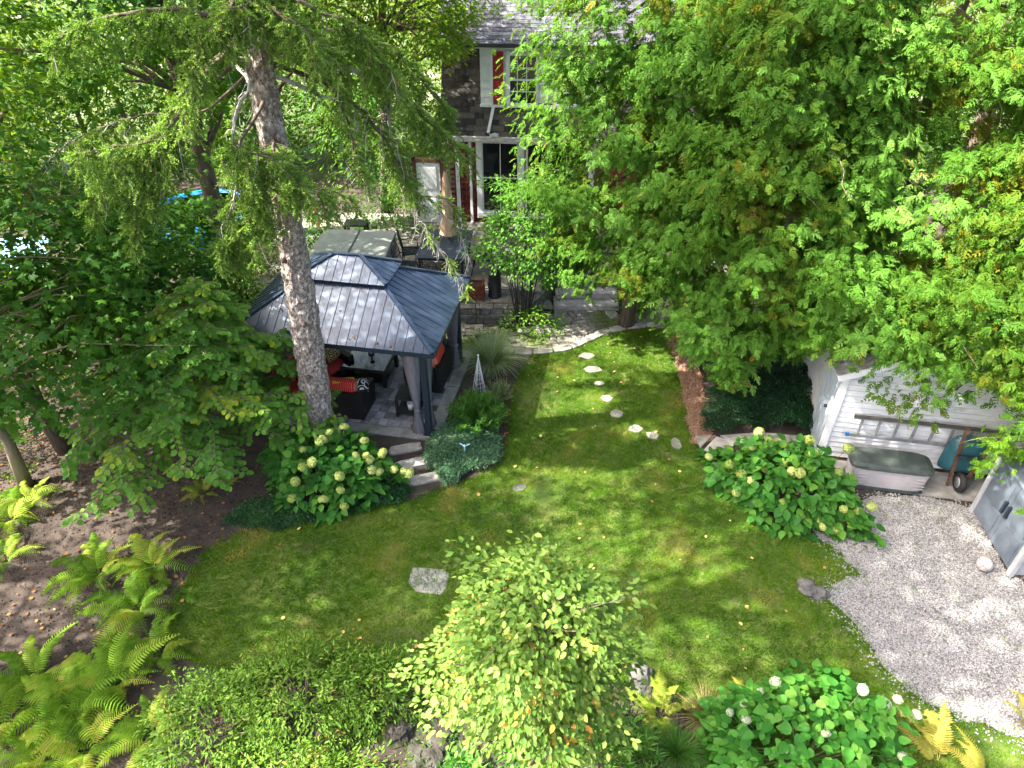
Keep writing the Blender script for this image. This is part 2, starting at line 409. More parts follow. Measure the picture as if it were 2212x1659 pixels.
CHIP = T([(-.15, 0, 0), (.15, 0, 0), (.12, 1, .1), (-.12, 1, .1)], [(0, 1, 2), (0, 2, 3)])
V, F = inst_arrays(CHIP, pos, frames(N3(len(pos))*[1, 1, .3], N3(len(pos))*.5+[0, 0, 1]), RNG.uniform(.03, .08, len(pos)))
o = tag(bpy.data.objects.new('wood_chips', tri_mesh('wood_chips', V, F, m_mulch)), 'reddish brown wood chips strewn beside the lawn', kind='stuff'); COL.objects.link(o)
BED = [(1010, 690), (1005, 655), (1100, 640), (1210, 650), (1205, 690), (1180, 712), (1100, 712), (1050, 703)]
be, bed_poly = ground_poly('flower_bed', BED, .010, m_darkmulch, jit=.03, seed=6)
tag(be, 'dark mulched planting bed below the patio', kind='structure')

# grass
def grass(name, poly, n, h, mat, label, z=.006, spread=.025, blades=4):
    pts = scatter(poly, n); _g = np.array(poly); _n = np.roll(_g, -1, 0)-_g; _i = RNG.integers(0, len(_g), 5000)
    pts = np.concatenate([pts, _g[_i]+_n[_i]*RNG.uniform(0, 1, (5000, 1))+RNG.normal(scale=.05, size=(5000, 2))])
    # thinner where worn
    wv = np.array([noise.noise(Vector((p[0]*.9, p[1]*.9, 3.1))) for p in pts]); pts = pts[wv < RNG.uniform(.22, .8, len(pts))]
    n = len(pts); v = []; 
    bx = np.repeat(pts, blades, axis=0) + RNG.normal(scale=spread, size=(n*blades, 2))
    m = len(bx); a = RNG.uniform(0, 6.283, m); hh = h*RNG.uniform(.5, 1.3, m); ln = RNG.uniform(.2, 1.1, m)*hh
    b = RNG.uniform(0, 6.283, m); wd = .0055
    A = np.column_stack([bx[:, 0]+np.cos(a)*wd, bx[:, 1]+np.sin(a)*wd, np.full(m, z)])
    B = np.column_stack([bx[:, 0]-np.cos(a)*wd, bx[:, 1]-np.sin(a)*wd, np.full(m, z)])
    C = np.column_stack([bx[:, 0]+np.cos(b)*ln, bx[:, 1]+np.sin(b)*ln, z+hh])
    V = np.stack([A, B, C], axis=1).reshape(-1, 3); F = np.arange(m*3).reshape(-1, 3)
    nz = np.array([noise.noise(Vector((p[0]*.8, p[1]*.8, 0)))*.35+noise.noise(Vector((p[0]*4, p[1]*4, 7)))*.25 for p in pts])
    nz += np.array([.45*max(0, noise.noise(Vector((p[0]*1.3, p[1]*1.3, 21)))-.12)*2.2 for p in pts])
    t = np.clip(.44+np.repeat(nz, blades)+RNG.normal(scale=.12, size=m), 0, 1)
    o = bpy.data.objects.new(name, tri_mesh(name, V, F, mat, np.repeat(t, 3))); COL.objects.link(o)
    return tag(o, label, kind='stuff')
m_grass = M_leaf('grassblade', [(0, (.034, .120, .004)), (.5, (.078, .195, .005)), (.8, (.150, .245, .010)), (1, (.30, .27, .07))], .35, .5, .25)
grass('grass', lawn_poly, 50000, .034, m_grass, 'short grass of the lawn', blades=5)

# ------------------------------------------------------------------ paving
def clip_quads(poly, ang, rowh, wlo, whi, rs, z0, z1, gap, jit, mats, parent, name='paver', limit=300, clipf=None, proto=None):
    """rows of uneven stones inside a polygon; each stone a part"""
    c, s = math.cos(ang), math.sin(ang)
    rot = lambda x, y: (x*c-y*s, x*s+y*c)
    loc = [(p[0]*c+p[1]*s, -p[0]*s+p[1]*c) for p in poly]
    xs = [p[0] for p in loc]; ys = [p[1] for p in loc]
    y = min(ys); stones = []
    while y < max(ys):
        h = rowh*rs.uniform(.88, 1.12); x = min(xs)-rs.uniform(0, whi)
        while x < max(xs):
            wd = rs.uniform(wlo, whi)
            cx, cy = rot(x+wd/2, y+h/2)
            if inside(poly, cx, cy):
                q = []
                for a, b in ((x+gap, y+gap), (x+wd-gap, y+gap), (x+wd-gap, y+h-gap), (x+gap, y+h-gap)):
                    q.append(rot(a+rs.uniform(-jit, jit), b+rs.uniform(-jit, jit)))
                stones.append(q)
            x += wd
        y += h
    stones.sort(key=lambda q: q[0][0]**2+q[0][1]**2)
    rest = MB()
    for i, q in enumerate(stones):
        zt = z1+rs.uniform(-.006, .006)
        cx = sum(p[0] for p in q)/4; cy = sum(p[1] for p in q)/4
        top = [((p[0]-cx)*.93+cx, (p[1]-cy)*.93+cy) for p in q]
        vs = [(p[0], p[1], z0) for p in q]+[(p[0], p[1], zt-.008) for p in q]+[(p[0], p[1], zt) for p in top]
        fs = [(0, 1, 5, 4), (1, 2, 6, 5), (2, 3, 7, 6), (3, 0, 4, 7), (4, 5, 9, 8), (5, 6, 10, 9), (6, 7, 11, 10), (7, 4, 8, 11), (8, 9, 10, 11)]
        if i < limit:
            m = MB(); m.add([(v[0]-cx, v[1]-cy, v[2]) for v in vs], fs); o = m.build(name, mats, parent, (cx, cy, 0))
        else: rest.add(vs, fs)
    if rest.f: rest.build(name+'s', mats, parent)['kind'] = 'stuff'
def gp(pts): return [(P(*p).x, P(*p).y) for p in pts]
PATH = [(960, 770), (950, 740), (1000, 700), (1050, 706), (1100, 716), (1180, 716), (1208, 692), (1212, 655), (1312, 657), (1330, 688), (1400, 676), (1520, 660), (1560, 690), (1450, 706), (1340, 712), (1270, 738), (1210, 760), (1150, 764), (1060, 752), (1010, 775)]
pa, path_poly = ground_poly('path', PATH, .012, m_joint, jit=0, seed=7)
tag(pa, 'grey cobbled garden path curving from the steps', kind='structure')
rs = random.Random(3)
clip_quads(path_poly, R(8), .155, .12, .24, rs, 0, .035, .008, .016, m_cobble, pa, 'cobble')
# long edging stones along the lawn side of the path
edge = [(1068, 756), (1110, 762), (1150, 764), (1195, 760), (1235, 752), (1262, 740), (1290, 728), (1318, 717), (1352, 710), (1395, 706), (1440, 703)]
for a, b in zip(edge, edge[1:]):
    A = P(*a); B = P(*b); d = (B-A); n = Vector((-d.y, d.x, 0)).normalized(); wd = rs.uniform(.09, .15)
    q = [A+d*.04-n*wd*.5, A+d*.5-n*wd*rs.uniform(.45, .8), B-d*.04-n*wd*.5, B-d*.05+n*wd, A+d*.5+n*wd*1.1, A+d*.05+n*wd]
    cx = (A+B)/2; m = MB(); m.prism([(p.x-cx.x, p.y-cx.y) for p in q], 0, .055+rs.uniform(-.01, .012)); m.build('edging_stone', m_flag, pa, (cx.x, cx.y, 0), bevel=.012)
for a, b in (((1210, 668), (1212, 700)), ((1205, 700), (1180, 716)), ((1175, 716), (1120, 716)), ((1315, 668), (1330, 690)), ((1335, 690), (1375, 682))):
    A = P(*a); B = P(*b); d = (B-A); n = Vector((-d.y, d.x, 0)).normalized(); wd = .13; cx = (A+B)/2
    q = [A-n*wd, A+d*.5-n*wd*1.3, B-n*wd, B+n*wd, A+d*.5+n*wd*.8, A+n*wd]
    m = MB(); m.prism([(p.x-cx.x, p.y-cx.y) for p in q], 0, .05); m.build('edging_stone', m_flag, pa, (cx.x, cx.y, 0), bevel=.012)

# raised patio behind, retaining wall, steps
PZ = .48
pat = tag(MB().build('patio', m_joint), 'raised stone patio in front of the house', kind='structure')
PAT = [(-6.2, 14.7), (.35, 14.7), (.95, 15.9), (5.5, 15.75), (6.2, 19.5), (-6.5, 20.2)]
mb = MB(); mb.prism(PAT, 0, PZ-.035); mb.build('slab', m_joint, pat)
rs = random.Random(9)
clip_quads(PAT, R(-6), .62, .5, 1.0, rs, PZ-.04, PZ, .008, .01, m_patio, pat, 'flagstone')
# dry stone retaining wall: each stone a part
rw = thing('retaining_wall', 'low dry stone retaining wall holding the patio above the dark bed', 'wall', (0, 14.6, 0))
def wallrun(A, B, root, h, matx, sc=1.0):
    A = Vector(A); B = Vector(B); L = (B-A).length; d = (B-A)/L; z = 0
    while z < h-.02:
        hh = min(rs.uniform(.09, .15)*sc, h-z); x = -rs.uniform(0, .1)
        while x < L:
            wd = rs.uniform(.2, .45)*sc; c = A+d*min(max(x+wd/2, .05), L)
            m = MB(); m.box((0, 0, 0), (wd-.012, .2+rs.uniform(-.03, .03), hh-.01), math.atan2(d.y, d.x)+rs.uniform(-.04, .04))
            o = m.build('stone', matx, root, (c.x-root.location.x, c.y-root.location.y, z+hh/2), bevel=.015); x += wd
        z += hh
wallrun((-1.3, 14.58, 0), (.3, 14.58, 0), rw, PZ-.03, m_rock)
wallrun((.35, 14.65, 0), (.98, 15.72, 0), rw, PZ-.03, m_rock)
wallrun((2.75, 15.68, 0), (5.4, 15.6, 0), rw, PZ-.03, m_rock)
st = thing('stone_steps', 'three broad grey stone steps up to the patio', 'steps', (1.85, 15.6, 0))
for i in range(3):
    m = MB(); m.box((0, 0, 0), (1.62-.06*i, .50, .15)); m.build('step', m_step, st, (0.02*i, -.30+.33*i, .085+.157*i), R(-1+i), bevel=.02)

# stepping stones set in the lawn
def flat_stone(c, rx, ry, zt, name, label, cat, mat, group=None, nseg=9, rot=0, jag=.18, seed=0, rect=False, parent=None):
    q = random.Random(seed); pts = []
    for i in range(nseg):
        a = 2*math.pi*i/nseg + (q.uniform(-.2, .2)); rr = 1+q.uniform(-jag, jag)
        x, y = math.cos(a)*rx*rr, math.sin(a)*ry*rr
        if rect:
            mx = max(abs(math.cos(a)), abs(math.sin(a))); x = math.cos(a)/mx*rx*.95*(1+q.uniform(-.03, .03)); y = math.sin(a)/mx*ry*.95*(1+q.uniform(-.03, .03))
        pts.append((x*math.cos(rot)-y*math.sin(rot), x*math.sin(rot)+y*math.cos(rot)))
    m = MB(); n = len(pts)
    vs = [(p[0], p[1], -.01) for p in pts]+[(p[0], p[1], zt-.012) for p in pts]+[(p[0]*.93, p[1]*.93, zt) for p in pts]
    m.add(vs, [tuple(range(2*n, 3*n))]+[(i, (i+1) % n, (i+1) % n+n, i+n) for i in range(n)]+[(i+n, (i+1) % n+n, (i+1) % n+2*n, i+2*n) for i in range(n)])
    o = m.build(name, mat, parent, (c.x, c.y, 0.0)); 
    return tag(o, label, cat, group)
ords = ['first and longest stepping stone, below the curve of the cobbled path', 'second stepping stone from the path, long pale oval', 'third stepping stone from the path, the smallest, half sunk in grass',
        'fourth stepping stone from the path, small and pale', 'fifth stepping stone from the path, egg shaped', 'sixth stepping stone from the path, wide pale one where the row bends',
        'seventh stepping stone from the path, pointed grey triangle', 'eighth and last stepping stone, upright rectangle before the flagstones']
for i, (x, y, wx, wy) in enumerate([(1268, 770, 34, 13), (1280, 799, 40, 14), (1294, 829, 24, 10), (1311, 861, 26, 14), (1332, 895, 27, 18), (1373, 927, 30, 16), (1409, 942, 34, 18), (1460, 959, 22, 26)]):
    c = P(x, y); a = P(x-wx/2, y); b = P(x+wx/2, y); f = P(x, y+wy/2); g = P(x, y-wy/2)
    flat_stone(c, (b-a).length/2, (g-f).length/2, .024, 'stepping_stone', ords[i], 'stepping stone', m_slab, 'stepping stones across the lawn', seed=20+i, nseg=(5 if i == 6 else 10), rect=(i == 7), jag=.12)
for i, (x, y, wx, lb) in enumerate([(875, 971, 50, 'pale rectangular slab step nearest the gazebo'), (889, 1003, 45, 'pale rectangular slab step, middle one of three in the soil'), (912, 1037, 45, 'pale rectangular slab step nearest the lawn edge')]):
    c = P(x, y); flat_stone(c, .33, .12, .05, 'slab_step', lb, 'slab', m_slab, 'slab steps between gazebo and lawn', nseg=16, rect=True, rot=R(16), seed=31+i)
flat_stone(P(926, 1254), .33, .25, .014, 'flat_stone', 'large flat grey stone in the grass behind the light green tree', 'stone', m_concrete, nseg=14, rect=True, rot=R(-8), seed=40)
flat_stone(P(1122, 1054), .14, .10, .02, 'flat_stone', 'small brown sunken stone alone in the open lawn', 'stone', m_rock, nseg=8, seed=41)
fs = thing('flagstone_path', 'curved row of tan flagstones leading to the shed door', 'path', tuple(P(1620, 950)))
for i, q in enumerate([[(1500, 945), (1540, 942), (1512, 972)], [(1518, 975), (1546, 945), (1590, 955), (1575, 985), (1540, 985)], [(1552, 943), (1640, 936), (1650, 965), (1600, 962)], [(1645, 936), (1750, 946), (1752, 985), (1655, 968)]]):
    g = [P(*p) for p in q]; c = sum(g, Vector())/len(g); m = MB(); pl = [((p-c)*.96) for p in g]
    a = sum(pl[k].x*pl[(k+1) % len(pl)].y-pl[(k+1) % len(pl)].x*pl[k].y for k in range(len(pl)))
    if a < 0: pl = pl[::-1]
    m.prism([(p.x, p.y) for p in pl], 0, .045); m.build('flagstone', m_flag, fs, tuple(c-fs.location), bevel=.012)

# rocks
def rock_mesh(sx, sy, sz, seed, mat, name='rock', n=2):
    import bmesh
    bm = bmesh.new(); bmesh.ops.create_icosphere(bm, subdivisions=n+1, radius=1)
    for v in bm.verts:
        p = v.co.copy(); k = 1+.38*noise.noise(p*1.3+Vector((seed, 0, 0)))+.14*noise.noise(p*4+Vector((0, seed, 0)))
        p = p*k; p = Vector((round(p.x*2.2)/2.2*.35+p.x*.65, round(p.y*2.2)/2.2*.35+p.y*.65, round(p.z*2.2)/2.2*.3+p.z*.7))
        v.co = Vector((p.x*sx, p.y*sy, max(p.z, -.35)*sz))
    me = bpy.data.meshes.new(name); bm.to_mesh(me); bm.free(); me.materials.append(mat); return me
m_boulder = M_noise('boulder', [(.3, (.020, .019, .016)), (.5, (.045, .042, .035)), (.72, (.09, .085, .075))], 6, .95, .9, 30, coord='World', second=[((.05, .07, .02), 4, .5, .65)])
def rock(dx, dy, sx, sy, sz, seed, label, grp=None, mat=None):
    p = P(dx, dy); o = bpy.data.objects.new('rock', rock_mesh(sx, sy, sz, seed, mat or m_rock)); COL.objects.link(o)
    o.location = (p.x, p.y, .02); o.rotation_euler[2] = seed; return tag(o, label, 'rock', grp)
rock(1385, 1472, .23, .17, .16, 1.3, 'grey rock at the lawn edge beside the light green tree')
rock(1748, 1277, .20, .14, .11, 2.1, 'grey rock at the edge of the gravel')
rock(1772, 1283, .13, .10, .09, 5.4, 'small dark rock touching the rock at the gravel edge')
rock(1175, 660, .28, .18, .18, 8.8, 'tan boulder at the foot of the patio wall beside the steps', mat=m_flag)
rock(1085, 668, .2, .14, .12, 3.8, 'flat tan rock beneath the multi-stemmed shrub', mat=m_flag)
for i, (x, y, lb) in enumerate([(862, 1590, 'round boulder in the dark soil by the azaleas, hindmost'), (905, 1640, 'broad mossy boulder at the bottom edge by the azaleas'),
                                (955, 1600, 'grey boulder under the light green tree'), (940, 1640, 'flat boulder at the bottom edge under the light green tree')]):
    rock(x, y, .21, .16, .12, i*1.9+.4, lb, 'boulders edging the front bed', mat=m_boulder)
# ------------------------------------------------------------------ house
m_brickm = M_noise('redbrick', [(.3, (.10, .020, .016)), (.5, (.16, .032, .026)), (.7, (.22, .06, .05))], 6, .85, .4, 60, objrand=.5, coord='World')
m_mortar = M_noise('mortar', [(.3, (.22, .17, .15)), (.7, (.34, .29, .27))], 20, .95, .2, coord='World')
m_white = M_noise('whitepaint', [(.3, (.62, .63, .64)), (.6, (.80, .81, .82))], 3, .45, .06, 40, coord='World', second=((.45, .46, .45), 7, .62, .8))
m_shing = M_noise('darkshingle', [(.3, (.035, .033, .032)), (.5, (.070, .062, .056)), (.7, (.12, .105, .09))], 9, .95, .7, 120, objrand=.55, coord='World')
m_shing2 = M_noise('greyshingle', [(.3, (.065, .065, .078)), (.5, (.10, .10, .12)), (.7, (.16, .16, .185))], 9, .95, .7, 120, objrand=.5, coord='World')
m_redp = M_plain('redshutter', (.36, .022, .025), .5)
m_glass = M_plain('darkglass', (.012, .014, .016), .06, 0, .9)
m_gutter = M_noise('gutter', [(.3, (.36, .34, .31)), (.7, (.62, .60, .57))], 8, .6, .1, coord='World')
m_curt = M_plain('tancurtain', (.38, .29, .18), .9)
m_brownwood = M_noise('brownwood', [(.3, (.07, .035, .02)), (.7, (.15, .08, .05))], 8, .7, .3, coord='World')

HR = R(-5)
hx = Vector((math.cos(HR), math.sin(HR), 0)); hy = Vector((-math.sin(HR), math.cos(HR), 0))
HO = Vector((-1.75, 19.45, 0))
H = thing('brick_house', 'red brick house with a dark shingled gambrel roof, white dormer and red shutter', 'house', tuple(HO), HR)
W = 9.0; DEP = 7.0
# brick wall: recessed core plus bricks one by one for the strip that shows
wl = MB(); wl.box((W/2, DEP/2, 1.55), (W-.02, DEP, 3.1)); wall = wl.build('wall', m_mortar, H)
bk = MB(); bk.box((0, 0, 0), (.205, .05, .058)); bm_ = bk.build('brick', m_brickm, wall, (.11, -.012, .5)); bme = bm_.data
spots = []
zz = .45; r_ = 0
while zz < 3.0:
    x = .11 - (.11 if r_ % 2 else 0)
    while x < 9:
        inwin = .78 < x < 4.2
        if x > 0.0 and not (inwin and .80 < zz < 2.85): spots.append((x, zz))
        x += .222
    zz += .072; r_ += 1
spots.sort(key=lambda s: s[0])
rest = MB()
for i, (x, z_) in enumerate(spots):
    if i < 300:
        o = bm_ if i == 0 else bpy.data.objects.new('brick', bme)
        if i: COL.objects.link(o); o.parent = wall
        o.location = (x, -.012, z_)
    else: rest.box((x, -.012, z_), (.205, .05, .058))
rest.build('bricks', m_brickm, wall)['kind'] = 'stuff'
# shingled surfaces: courses of tabs
def shingle_slope(root, name, A, ux, up, Wd, L, mat, course=.16, tab=.3, keep=None, first=300, seed=1):
    """A lower-left corner, ux along the eave, up along the slope; each tab a part"""
    q = random.Random(seed); nrm = ux.cross(up).normalized(); spots = []
    n = int(L/course)
    for r in range(n):
        x = -q.uniform(0, tab)
        while x < Wd:
            wd = tab*q.uniform(.85, 1.15); x0 = max(0, x); x1 = min(Wd, x+wd)
            if x1-x0 > .03 and (keep is None or keep((x0+x1)/2, r*course)): spots.append((x0, x1, r*course))
            x += wd
    spots.sort(key=lambda s: (0 if keep_vis(s, name) else 1, s[2]))
    rest = MB()
    for i, (x0, x1, s) in enumerate(spots):
        th = .016+q.uniform(0, .007)
        def pt(x, y, h): return ux*x + up*y + nrm*h
        c = A + pt((x0+x1)/2, s, 0); hw = (x1-x0)/2-.003; e = q.uniform(-.006, .006)
        vs = [pt(-hw, e, 0), pt(hw, e, 0), pt(hw, course*1.5, .0), pt(-hw, course*1.5, .0), pt(-hw, e, th), pt(hw, e, th), pt(hw, course*1.5, .003), pt(-hw, course*1.5, .003)]
        fs_ = [(0, 1, 5, 4), (1, 2, 6, 5), (3, 0, 4, 7), (4, 5, 6, 7)]
        if i < first: m = MB(); m.add(vs, fs_); m.build('shingle', mat, root, tuple(c))
        else: rest.add([v+c for v in vs], fs_)
    if rest.f: rest.build('shingles', mat, root)['kind'] = 'stuff'
def keep_vis(s, name): return s[0] < 2.6
# lower gambrel slope (steep)
E0 = Vector((-.15, -.38, 3.06)); up1 = Vector((0, math.cos(R(64)), math.sin(R(64)))); X1 = Vector((1, 0, 0))
L1 = 2.55
rb = MB(); n1 = X1.cross(up1)
a = E0; b = E0+X1*(W+.3); vs = [a, b, b+up1*L1, a+up1*L1]; vs2 = [v - n1*.06 for v in vs]; rb.add([v-n1*.004 for v in vs]+vs2, [(0, 1, 2, 3), (7, 6, 5, 4), (0, 4, 5, 1), (1, 5, 6, 2), (2, 6, 7, 3), (3, 7, 4, 0)])
lowroof = rb.build('roof', m_shing, H)
lowroof['label'] = 'steep dark brown shingled lower roof slope'
DX0, DX1 = .93, 4.3        # dormer extent
shingle_slope(lowroof, 'low', E0, X1, up1, W+.3, L1, m_shing, .155, .30, keep=lambda x, y: not (DX0+.15 < x < DX1+.15 and y > .78), seed=2)
# upper slope, from the dormer's eave back to the ridge
E1 = Vector((-.15, -.30, 5.33)); up2 = Vector((0, math.cos(R(30)), math.sin(R(30)))); n2 = X1.cross(up2); L2 = 4.4
rb = MB(); a = E1; b = E1+X1*(W+.3); vs = [a, b, b+up2*L2, a+up2*L2]; vs2 = [v-n2*.1 for v in vs]; rb.add([v-n2*.004 for v in vs]+vs2, [(0, 1, 2, 3), (7, 6, 5, 4), (0, 4, 5, 1), (1, 5, 6, 2), (2, 6, 7, 3), (3, 7, 4, 0)])
uproof = rb.build('roof', m_shing2, H); uproof['label'] = 'low pitched grey-violet shingled upper roof'
shingle_slope(uproof, 'up', E1+X1*.85, X1, up2, W-.6, L2, m_shing2, .145, .30, seed=3)
# gable wall side fill and back
gb = MB(); gb.add([(0, 0, 3.0), (0, DEP, 3.0), (0, DEP, 5.0), (0, 3.5, 7.2), (0, .7, 5.3), (W, 0, 3.0), (W, DEP, 3.0), (W, DEP, 5.0), (W, 3.5, 7.2), (W, .7, 5.3)], [(0, 4, 3, 2, 1), (5, 6, 7, 8, 9)])
gb.build('gable', m_shing, H)
bkr = MB(); bkr.add([(-.15, 3.5, 7.5), (W+.15, 3.5, 7.5), (W+.15, DEP+.4, 5.0), (-.15, DEP+.4, 5.0), (W+.15, DEP+.6, 3.0), (-.15, DEP+.6, 3.0)], [(0, 1, 2, 3), (3, 2, 4, 5)]); bkr.build('roof', m_shing2, H)
# gutter, fascia
gt = MB(); gt.box((W/2, -.41, 3.02), (W+.3, .13, .10)); gt.box((W/2, -.41, 3.075), (W+.34, .15, .018)); gt.build('gutter', m_gutter, H, bevel=.01)
fa = MB(); fa.box((W/2, -.18, 2.94), (W+.2, .34, .05)); fa.build('soffit', m_white, H)
# dormer
D = MB(); D.box(((DX0+DX1)/2, .55, 4.52), (DX1-DX0, 1.1, 1.48)); dor = D.build('dormer', m_white, H)
DF = -.02      # dormer face y
z0 = 3.80; i = 0
while z0 < 5.2:
    m = MB(); bw = .63; 
    m.add([(-bw/2, 0, 0), (bw/2, 0, 0), (bw/2, 0, .188), (-bw/2, 0, .188), (-bw/2, -.030, 0), (bw/2, -.030, 0), (bw/2, -.012, .188), (-bw/2, -.012, .188)], [(0, 1, 5, 4), (4, 5, 6, 7), (1, 2, 6, 5), (3, 0, 4, 7), (2, 3, 7, 6)])
    m.build('clapboard', m_white, dor, (DX0+bw/2, DF+.015, z0)); z0 += .202
tr = MB(); tr.box((DX0+.30, DF-.05, 4.5), (.075, .05, 1.42)); tr.build('downspout', m_white, dor, bevel=.012)
tr = MB(); tr.box(((DX0+DX1)/2, DF-.03, 3.79), (DX1-DX0+.04, .08, .07)); tr.box(((DX0+DX1)/2, DF-.10, 5.24), (DX1-DX0+.25, .16, .07)); tr.build('trim', m_white, dor, bevel=.008)
# shutter with louvres
sx = 1.40
sh = MB(); 
for a_, b_ in ((-.13, .13),): 
    sh.box((-.125, 0, 0), (.035, .04, 1.28)); sh.box((.125, 0, 0), (.035, .04, 1.28)); sh.box((0, 0, .62), (.22, .04, .05)); sh.box((0, 0, -.62), (.22, .04, .05)); sh.box((0, .012, 0), (.22, .008, 1.2))
shut = sh.build('shutter', m_redp, H, (sx, DF-.05, 4.48))
lv = MB(); lv.box((0, 0, 0), (.215, .008, .04), tilt=('X', R(-40))); l0 = lv.build('louvre', m_redp, shut, (0, -.006, -.57)); 
for k in range(1, 28):
    o = bpy.data.objects.new('louvre', l0.data); COL.objects.link(o); o.parent = shut; o.location = (0, -.006, -.57+k*.0425)
def window(root, cx, cy, cz, wd, ht, nx, ny, name='window', mid=True, depth=.05, fw=.06):
    f = MB(); f.box((0, 0, ht/2+fw/2), (wd+2*fw, depth, fw)); f.box((0, 0, -ht/2-fw/2), (wd+2*fw, depth+.03, fw)); f.box((-wd/2-fw/2, 0, 0), (fw, depth, ht)); f.box((wd/2+fw/2, 0, 0), (fw, depth, ht))
    win = f.build(name, m_white, root, (cx, cy, cz), bevel=.004)
    t = .022
    s = MB()
    if mid: s.box((0, .0, 0), (wd, depth*.8, .045))
    for i in range(1, nx): s.box((-wd/2+wd*i/nx, .003, 0), (t, depth*.5, ht))
    for j in range(1, ny):
        if not (mid and j*2 == ny): s.box((0, .004, -ht/2+ht*j/ny), (wd, depth*.5, t))
    s.build('sash', m_white, win)
    for i in range(nx):
        for j in range(ny):
            p = MB(); p.box((0, 0, 0), (wd/nx-.012, .008, ht/ny-.012)); p.build('pane', m_glass, win, (-wd/2+wd*(i+.5)/nx, .014, -ht/2+ht*(j+.5)/ny))
    return win
window(H, 2.02, DF-.035, 4.45, .72, 1.16, 3, 4)
window(H, 3.3, DF-.035, 4.45, .72, 1.16, 3, 4)
cap = MB(); cap.box((1.66, DF-.03, 4.45), (.10, .05, 1.38)); cap.build('trim', m_white, H)
# ground floor big window in a white surround, with curtain behind the glass
sr = MB(); sr.box((.84, -.035, 1.80), (.16, .09, 2.35)); sr.box((2.4, -.035, 2.90), (3.28, .09, .12)); sr.box((2.4, -.045, .74), (3.28, .12, .13)); sr.box((2.02, -.03, 1.78), (.16, .08, 2.1)); sr.box((3.98, -.035, 1.80), (.16, .09, 2.35)); sr.build('window_surround', m_white, H, bevel=.008)
w1 = window(H, 1.43, -.03, 1.82, .96, 1.95, 2, 2, mid=False, fw=.055)
w2 = window(H, 3.0, -.03, 1.82, 1.6, 1.95, 3, 2, mid=False, fw=.055)
for cx in (1.62, 1.1):
    cm = MB(); pts_ = [(cx-.09+.03*k, -.010-(.006 if k % 2 else 0)) for k in range(7)]
    vs = [(x*1.0, y, 2.75) for x, y in pts_]+[(cx+(x-cx)*.55, y, 1.75) for x, y in pts_]+[(cx+(x-cx)*.9, y, 1.0) for x, y in pts_]
    cm.add(vs, [(i, i+1, i+8, i+7) for i in range(6)]+[(i+7, i+8, i+15, i+14) for i in range(6)]); cm.build('curtain', m_curt, H)
dsp = MB(); dsp.box((.60, -.07, 1.72), (.075, .07, 2.5)); dsp.box((.60, -.16, .52), (.075, .2, .07)); dsp.build('downspout', m_white, H, bevel=.012)
ub = MB(); ub.box((.22, -.02, 1.7), (.11, .06, 2.5)); ub.build('corner_board', m_white, H)
# loose downspout lying on the lower slope
q0 = E0+X1*1.42+up1*.76+n1*.05; q1 = E0+X1*1.30+up1*.1+n1*.05
ld = MB(); ld.bar(tuple(q0), tuple(q1), .075, .06, up=tuple(n1)); tag(ld.build('loose_pipe', m_white, None, tuple(HO), HR), 'white downspout length slanting over the dark lower roof', 'downspout')
o = bpy.data.objects.new('rock', rock_mesh(.13, .09, .06, 3.3, m_gutter)); COL.objects.link(o); o.location = HO+hx*1.32+hy*-.42+Vector((0, 0, 3.12)); tag(o, 'grey stone lying in the gutter below the dormer', 'rock')
# garden shed door left of the house
gd = thing('side_door', 'white panelled side door in a brown wooden frame left of the brick wall', 'door', (-2.35, 19.3, PZ), R(-5))
m = MB(); m.box((0, 0, .9), (.66, .05, 1.75)); m.build('panel', m_white, gd)
for zc in (.55, 1.45):
    m = MB(); m.box((0, -.035, zc-.1), (.48, .02, .62)); m.build('inset', m_white, gd, bevel=.01)
m = MB(); m.box((-.39, 0, .95), (.1, .12, 1.9)); m.box((.39, 0, .95), (.1, .12, 1.9)); m.box((0, 0, 1.85), (.88, .12, .1)); m.build('frame', m_brownwood, gd)
m = MB(); m.box((0, 0, .18), (.03, .06, .03)); m.build('handle', m_glass, gd, (.33, -.05, .8))
